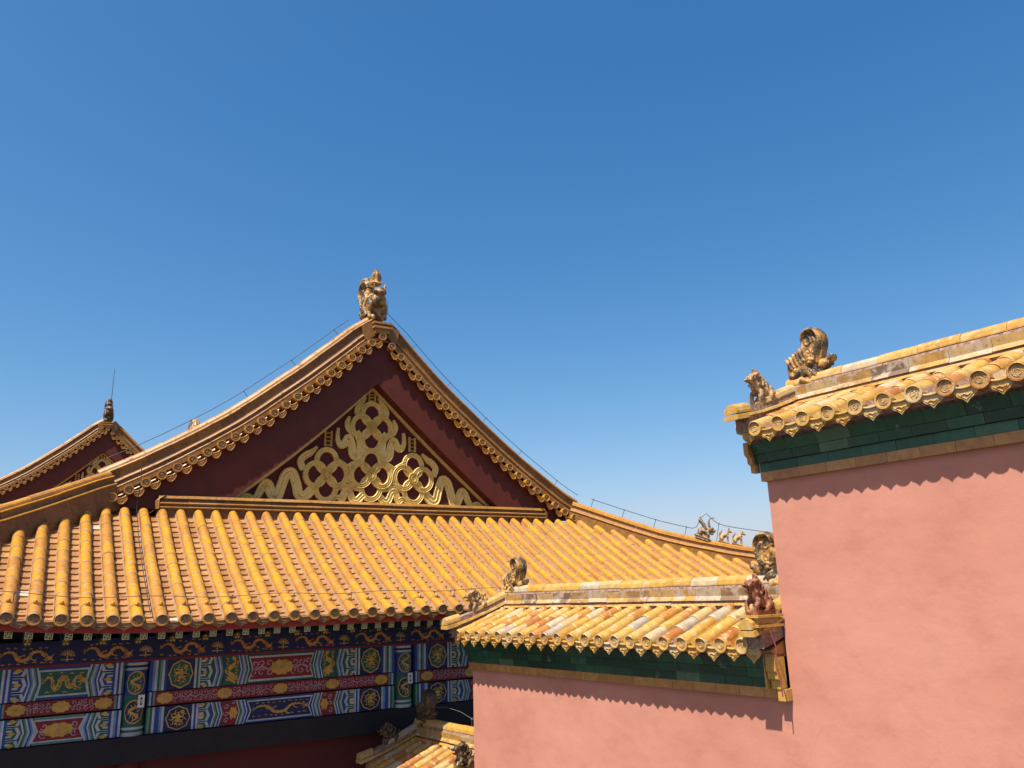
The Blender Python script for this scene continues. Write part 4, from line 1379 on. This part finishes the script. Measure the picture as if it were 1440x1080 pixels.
def sculpt_chiwen(sword=False):
    """ridge-biting dragon: head with open jaws at +x, body rising to a curled tail, finned back at -x"""
    s = Sculpt()
    s.plate([(-.10, -.06), (.14, -.06), (.155, .08), (.20, .14), (.19, .22), (.215, .30), (.235, .40), (.215, .49), (.15, .535), (.07, .53), (.02, .485), (.015, .44),
             (.03, .41), (-.02, .37), (-.09, .34), (-.155, .30), (-.165, .20), (-.155, .10), (-.12, .04)], -.045, .045)
    # thick scroll edge running down the spine of the tail
    s.tube([(.055, 0, .445), (.06, 0, .405), (.10, 0, .40), (.115, 0, .44), (.085, 0, .485), (.035, 0, .475), (.018, 0, .43), (.04, 0, .375)], [.012] * 8, 5.0)
    s.tube([(.02, 0, .455), (.04, 0, .51), (.10, 0, .535), (.17, 0, .51), (.205, 0, .44), (.195, 0, .36), (.165, 0, .28), (.16, 0, .2)], [.022, .026, .028, .03, .032, .032, .030, .026], 2.9)
    for y in (-.052, .052):
        s.tube([(.14, y, .46), (.165, y, .40), (.15, y, .32), (.11, y, .25), (.05, y, .20)], [.012, .014, .014, .013, .012])
        s.tube([(.10, y, .35), (.11, y, .31), (.09, y, .28), (.065, y, .30), (.075, y, .33)], .012)
        # back fins
        for i in range(6):
            x = -.165 + i * .034
            s.tube([(x + .05, y * .9, .20 + i * .012), (x + .02, y, .27 + i * .018), (x - .004 + i * .004, y * .8, .315 + i * .017)], [.012, .014, .010])
        # scales and claws on the flank
        s.tube([(-.14, y, .15), (-.08, y, .13), (-.05, y * 1.1, .16), (-.09, y, .19)], [.022, .026, .022, .014])
        s.tube([(-.05, y, .04), (.0, y * 1.2, .07), (.05, y * 1.2, .05), (.10, y, .01)], [.02, .03, .026, .016])
        s.tube([(.0, y * 1.1, .12), (.05, y * 1.25, .14), (.08, y * 1.2, .10), (.06, y * 1.1, .05)], [.018, .026, .022, .014])
        s.ell((.085, y * 1.15, .215), (.030, .018, .024)); s.ell((.085, y * 1.45, .217), (.014, .012, .014))
        s.tube([(.04, y, .24), (.08, y * 1.2, .255), (.12, y * 1.15, .24), (.15, y, .255)], [.012, .016, .014, .008])
        # jaw frill
        s.tube([(.04, y, .17), (.07, y * 1.2, .16), (.12, y * 1.2, .11), (.15, y, .08), (.18, y * .8, .10)], [.014, .018, .018, .016, .010])
        s.ell((-.165, y * .8, .06), (.03, .025, .04))
    # snout and lower jaw
    s.ell((.20, 0, .185), (.095, .060, .050), (0, -.35, 0)); s.ell((.275, 0, .225), (.045, .055, .034), (0, -.2, 0))
    s.sym((.285, .03, .25), (.022, .016, .016))
    s.tube([(.15, 0, .07), (.20, 0, .055), (.235, 0, .07)], [.045, .034, .022], 1.2)
    for x in (.19, .225, .26):
        s.sym((x, .04, .155 + (x - .19) * .4), (.009, .008, .022))
    s.box((-.13, -.06, -.09), (.15, .06, -.03))
    if sword:
        # handle of the sword thrust into its back, and a small beast head behind
        sx = -.115
        s.tube([(sx, 0, .24), (sx, 0, .44), (sx, 0, .48), (sx, 0, .56), (sx, 0, .625)], [.040, .034, .042, .044, .010], .8)
        for a in (-.024, 0, .024):
            for y in (-.034, .034):
                s.tube([(sx + a * .6, y, .48), (sx + a, y * 1.05, .55), (sx, y * .2, .63)], .010)
        s.box((sx - .05, -.05, .452), (sx + .05, .05, .472))
        s.ell((-.235, 0, .33), (.055, .07, .055)); s.ell((-.285, 0, .315), (.035, .04, .030)); s.sym((-.225, .055, .385), (.016, .014, .045))
        s.ell((-.215, 0, .25), (.05, .075, .07))
        s.tube([(.03, 0, .50), (.08, 0, .565), (.16, 0, .55), (.215, 0, .48), (.20, 0, .38)], [.03, .04, .045, .045, .035], 1.8)
        s.sym((-.03, .06, .36), (.05, .03, .045)); s.sym((.06, .06, .30), (.05, .03, .05)); s.sym((-.14, .07, .20), (.06, .035, .06))
        for y in (-.075, .075):
            s.tube([(-.17, y, .05), (-.14, y * 1.1, .13), (-.17, y, .21), (-.13, y, .28)], [.02, .026, .024, .014])
            s.tube([(-.08, y, .1), (-.03, y * 1.15, .2), (-.06, y, .30), (.0, y, .38)], [.024, .028, .026, .018])
        s.box((-.10, -.10, -.09), (.12, .10, .03))
    return s
chi_mesh = sculpt_chiwen().mesh('ridge_dragon', .0065)
chis_mesh = sculpt_chiwen(True).mesh('sword_dragon', .0065)

def sculpt_corner():
    """corner beast: crouching, snout forward (+x) with open jaws, flame crest swept up and back"""
    s = Sculpt()
    s.tube([(-.15, 0, .02), (-.08, 0, .045), (.0, 0, .065), (.05, 0, .085)], [.034, .048, .054, .050])
    s.tube([(.04, 0, .07), (.075, 0, .12), (.085, 0, .175)], [.050, .044, .038])
    s.ell((.105, 0, .195), (.054, .043, .038)); s.ell((.155, 0, .190), (.038, .027, .017), (0, -.1, 0)); s.ell((.185, 0, .200), (.014, .022, .012))
    s.tube([(.09, 0, .158), (.135, 0, .142), (.168, 0, .150)], [.022, .015, .009], 1.3)
    s.sym((.12, .032, .215), (.015, .010, .012)); s.sym((.10, .030, .228), (.024, .009, .008))
    s.symtube([(.085, .026, .215), (.05, .036, .238), (.015, .034, .232)], [.013, .011, .004])
    for pts in ([(.065, .19), (.035, .235), (.052, .285)], [(.045, .155), (.0, .212), (.014, .272)], [(.015, .115), (-.04, .172), (-.028, .232)], [(-.03, .085), (-.085, .125), (-.078, .172)], [(-.09, .055), (-.14, .08), (-.135, .115)]):
        s.tube([(x, 0, z) for x, z in pts], [.031, .024, .006], 1.1)
    for y in (-.045, .045):
        s.tube([(.06, y, .08), (.10, y * 1.1, .05), (.115, y, .0)], [.026, .022, .020])
        s.tube([(-.08, y, .05), (-.04, y * 1.2, .035), (-.03, y, -.01)], [.030, .026, .022])
        s.tube([(.075, y * .9, .15), (.05, y * 1.05, .12), (.02, y, .13), (.03, y * .9, .15)], [.012, .014, .010, .005])
    s.box((-.17, -.055, -.05), (.13, .055, .0))
    return s.mesh('corner_beast', .0055, 1)
corner_mesh = sculpt_corner()

def sculpt_horned():
    s = Sculpt()
    s.box((-.20, -.11, -.10), (.20, .11, .06)); s.box((-.23, -.13, -.03), (.23, .13, .0))
    s.tube([(-.14, 0, .10), (-.03, 0, .16), (.08, 0, .20), (.14, 0, .26)], [.10, .12, .11, .09])
    s.ell((.17, 0, .28), (.10, .085, .085)); s.ell((.26, 0, .26), (.07, .06, .045)); s.tube([(.16, 0, .19), (.24, 0, .17), (.29, 0, .19)], [.06, .045, .03])
    s.sym((.20, .06, .33), (.035, .028, .03)); s.sym((.30, .03, .295), (.022, .02, .018))
    s.symtube([(.12, .05, .34), (.06, .07, .44), (.05, .08, .54), (.11, .08, .62), (.21, .08, .63)], [.034, .028, .022, .016, .006])
    for i in range(5):
        y = (i - 2) * .035
        s.tube([(.04, y, .22), (-.08, y * 1.2, .36), (-.20, y * 1.3, .48 - abs(i - 2) * .03), (-.24, y, .56 - abs(i - 2) * .04)], [.05, .05, .036, .012])
    s.symtube([(.08, .10, .18), (.14, .12, .10), (.17, .10, .05)], [.05, .045, .04])
    s.symtube([(-.10, .09, .16), (-.12, .12, .10), (-.06, .11, .05)], [.06, .05, .04])
    return s.mesh('horned_beast', .012)
horn_mesh = sculpt_horned()

def sculpt_seated(kind=0):
    s = Sculpt()
    s.box((-.13, -.05, -.02), (.13, .05, .02))
    s.tube([(-.09, 0, .06), (-.06, 0, .12), (.0, 0, .18), (.045, 0, .24)], [.05, .062, .055, .042])
    s.sym((-.07, .04, .07), (.055, .03, .05))
    s.symtube([(.04, .03, .19), (.075, .032, .10), (.085, .032, .02)], [.026, .02, .02])
    s.ell((.065, 0, .285), (.045, .036, .038)); s.ell((.11, 0, .275), (.036, .024, .022))
    s.sym((.05, .026, .325), (.012, .009, .026 if kind else .016))
    s.tube([(-.11, 0, .08), (-.14, 0, .16), (-.11, 0, .23), (-.12, 0, .27)], [.02, .024, .02, .006])
    if kind:
        s.tube([(.02, 0, .26), (-.02, 0, .24), (-.035, 0, .19)], [.03, .026, .014])
    else:
        s.tube([(.05, 0, .31), (.045, 0, .36), (.07, 0, .375)], [.018, .012, .005])
    return s.mesh('seated_beast', .007)
seat_mesh0, seat_mesh1 = sculpt_seated(0), sculpt_seated(1)

def place(name, mesh, mname, loc, rz, scale, label, tilt=0.0, cat='roof statue', group=None, wallframe=False):
    me = mesh.copy()
    me.materials.clear(); me.materials.append(M[mname])
    o = bpy.data.objects.new(name, me)
    COL.objects.link(o)
    mw = Matrix.Translation(loc) @ Matrix.Rotation(rz, 4, 'Z') @ Matrix.Rotation(-tilt, 4, 'Y') @ (Matrix.Diagonal((*scale, 1)) if isinstance(scale, tuple) else Matrix.Scale(scale, 4))
    if wallframe:
        mw = Matrix.Rotation(WROT, 4, 'Z') @ Matrix.Scale(WS, 4) @ mw
    o.matrix_world = mw
    tag(o, label, cat, group)
    return o
HP = math.pi / 2
# tall wall, far end: head towards the camera side (-y), beast looking outwards down the end ridge
place('ridge_dragon_statue', chi_mesh, 'beast', (RID, 4.26, 1.87), -HP, 1.06, 'ochre dragon with curled tail biting the tall wall ridge, against open sky', wallframe=True)
place('corner_beast_statue', corner_mesh, 'beasttan', (EAVE + .33, 4.408, 1.72), R(180), 1.12, 'crouching beast with flame crest on the tall wall\'s end ridge, against open sky', tilt=-.25, wallframe=True)
# low wall
place('ridge_dragon_statue', chi_mesh, 'beast', (RID, 9.20, -.06), -HP, 1.04, 'narrow dragon at the far end of the lower wall ridge, before the tiled slope', wallframe=True)
place('corner_beast_statue', corner_mesh, 'beasttan', (EAVE + .36, 9.336, -.165), R(180), 1.08, 'small worn beast on the lower wall\'s end ridge beside the hall eave', tilt=-.25, wallframe=True)
place('ridge_dragon_statue', chi_mesh, 'beast', (RID, 4.83, -.03), HP, 1.02, 'large dragon on the lower wall, cut off by the edge of the tall wall', wallframe=True)
place('corner_beast_statue', corner_mesh, 'beastred', (EAVE + .07, 4.512, -.19), R(180), 1.08, 'rusty brown beast at the lower wall\'s near end, beside the large dragon', tilt=0, wallframe=True)
# lowest wall
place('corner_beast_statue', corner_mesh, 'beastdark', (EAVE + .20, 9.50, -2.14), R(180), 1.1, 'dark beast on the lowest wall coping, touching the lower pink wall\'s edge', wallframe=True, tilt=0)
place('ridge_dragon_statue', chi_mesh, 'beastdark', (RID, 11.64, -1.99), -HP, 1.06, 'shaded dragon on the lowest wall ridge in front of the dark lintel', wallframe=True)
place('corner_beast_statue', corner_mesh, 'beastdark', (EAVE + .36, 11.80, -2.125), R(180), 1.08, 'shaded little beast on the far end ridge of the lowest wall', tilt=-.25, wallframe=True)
# hall
place('sword_dragon_statue', chis_mesh, 'beast', (XC - .06, YT + .60, 6.50), HP, (2.15, 2.5, 2.32), 'tall ochre dragon with a sword handle in its back on the nearest hall\'s gable peak', wallframe=False)
place('sword_dragon_statue', chis_mesh, 'beast', (XC, YFAR - .2, 6.50), -HP, (4.4, 3.2, 4.85), 'yellow ornament tip peeping over the nearest hall\'s left roof edge')
f, L = HIPF[1]
def hip_at(q, n):
    p, sd, nm = f(q)
    return p + nm * n
hd = math.atan2(YE - HIPY, XR - HIPX_R)
place('horned_beast_statue', horn_mesh, 'beastgrey', hip_at(2.98, .385), hd, .86, 'grey horned beast on a plinth on the right corner ridge of the hall roof', tilt=-.38)
place('seated_beast_statue', seat_mesh0, 'beasttan', hip_at(3.52, .345), hd, 1.05, 'little crested seated animal next to the horned beast on the hall corner ridge', tilt=-.3)
place('seated_beast_statue', seat_mesh1, 'beasttan', hip_at(3.86, .345), hd, 1.05, 'little long-eared seated animal farthest from the horned beast on the hall corner ridge', tilt=-.3)

# ================================================================== lightning cables
def cable(name, pts, r, label, m='metal', posts=(), wall=False):
    mb = MB([m])
    mb.tube(pts, r, 0, .5, 6)
    for a, b in posts:
        mb.tube([a, b], r * .9, 0, .5, 5)
        mb.tube([Vector(b) - Vector((.012, 0, .012)), Vector(b) + Vector((.012, 0, .012))], r * 1.8, 0, .5, 5)
    o = mb.build(name)
    if wall:
        o.rotation_euler = (0, 0, WROT)
        o.scale = (WS, WS, WS)
    return tag(o, label, 'cable')
def rake_pts(side, n, dy, s0=.1, s1=None, step=.3):
    at, LS = rake_curve(side)
    s1 = s1 or LS
    out = []
    s = s0
    while s <= s1:
        p, tn, nm = at(s)
        out.append(p + nm * n + Vector((0, dy, 0)))
        s += step
    return out
def posts_of(side, n0, n1, dy, every):
    at, LS = rake_curve(side)
    out = []
    s = .7
    while s < LS:
        p, tn, nm = at(s)
        out.append((p + nm * n0 + Vector((0, dy, 0)), p + nm * n1 + Vector((0, dy, 0))))
        s += every
    return out
cable('lightning_cable', rake_pts(-1, .78, .42, .3), .007, 'thin dark cable on stays along the left descending ridge of the nearest hall', posts=posts_of(-1, .60, .78, .42, 1.35))
cable('lightning_cable', [XC_ for XC_ in [Vector((XC + .22, YT + .7, 7.35)), Vector((XC + .36, YT + .6, 7.25)), Vector((XC + .30, YT + .5, 6.9))]] + rake_pts(1, .78, .42, .35), .007,
      'thin dark cable on stays along the right descending ridge of the nearest hall', posts=posts_of(1, .60, .78, .42, 1.35))
f, L = HIPF[1]
hp = [hip_at(.1 + i * .2, .54) for i in range(14)] + [hip_at(2.80, .60), hip_at(2.88, .86), hip_at(3.0, .98), hip_at(3.2, .84), hip_at(3.34, .78)] + [hip_at(3.5 + i * .2, .76) for i in range(6)]
cable('lightning_cable', hp, .008, 'thin cable looping over the horned beast along the right corner ridge of the hall', posts=[(hip_at(q, .33), hip_at(q, n)) for q, n in ((.15, .54), (.95, .54), (1.75, .54), (2.55, .54), (3.34, .78))])
ew = []
for i in range(61):
    x = -2.2 + i * .25
    sag = .0
    ew.append(gs.P(x, .30, .19 + .02 * math.cos(i * .8) ))
cable('eave_cable', ew, .005, 'fine straight cable stretched across the tile rows just above the hall eave', posts=[(gs.P(x + .06, .26, .07), gs.P(x + .06, .31, .18)) for x in rowx[::3]])
dp = [Vector((1.70, YT - .25, 2.75)), Vector((1.72, YT - .25, 2.35)), gs.P(1.70, 3.45, .14), gs.P(1.685, 2.4, .06), gs.P(1.685, 1.2, .06), gs.P(1.685, .35, .06), gs.P(1.685, .0, .08)]
cable('down_cable', dp, .008, 'cable hanging from the left descending ridge down between two tile rows')
cable('pale_cable', [(6.85, 11.4, -1.66), (6.85, 11.0, -1.62), (6.85, 10.6, -1.65), (6.85, 10.1, -1.76), (6.85, 9.9, -1.84)], .0022, 'short pale cable above the lowest wall coping', 'palecable', wall=True,
      posts=[((6.85, 10.3, -1.9), (6.85, 10.3, -1.72))])
cable('hanging_cord', [(6.02, 4.40, -.36), (6.06, 4.385, -.50), (6.05, 4.40, -.62), (6.07, 4.385, -.75), (6.09, 4.395, -.90)], .006, 'dull red cord hanging at the near end of the lower wall coping', 'cord', wall=True)

# ================================================================== the second hall, far behind: a copy of the first with its gable towards us
BS = 1.16
back = copy_tree(hall)
back.name = 'palace_hall.001'
GY = 52.0
back.scale = (BS, BS, BS)
# apex of its end tiles at (.0634*GY, GY, 10.2)
ax, ay, az = .0629 * GY, GY, .1968 * GY
back.location = Vector((ax, ay, az)) - (Vector((XC, YT, 6.03)) + hall_off) * BS
tag(back, 'distant hall whose small gilded gable shows above the nearer hall\'s left roof edge', 'hall')
place('sword_dragon_statue', chis_mesh, 'beastdark', (ax, ay + .7, az + .5), HP, 2.6, 'dark dragon with a lightning rod on the peak of the distant hall')
mb = MB(['metal'])
mb.tube([(ax + .1, ay + 1.0, az + 2.3), (ax + .1, ay + 1.0, az + 4.1)], [.022, .012], 0)
tag(mb.build('lightning_rod'), 'thin upright rod above the peak of the distant hall', 'rod')
mb = MB(['stone'])
bz = back.location.z
mb.box((ax - 11, ay - 6, GROUND), (ax + 11, ay + 36, bz - .005))
mb.box((ax - 11.3, ay - 6.3, GROUND), (ax + 11.3, ay + 36.3, GROUND + .4))
tag(mb.build('stone_terrace'), 'grey stone terrace carrying the distant hall', 'terrace')
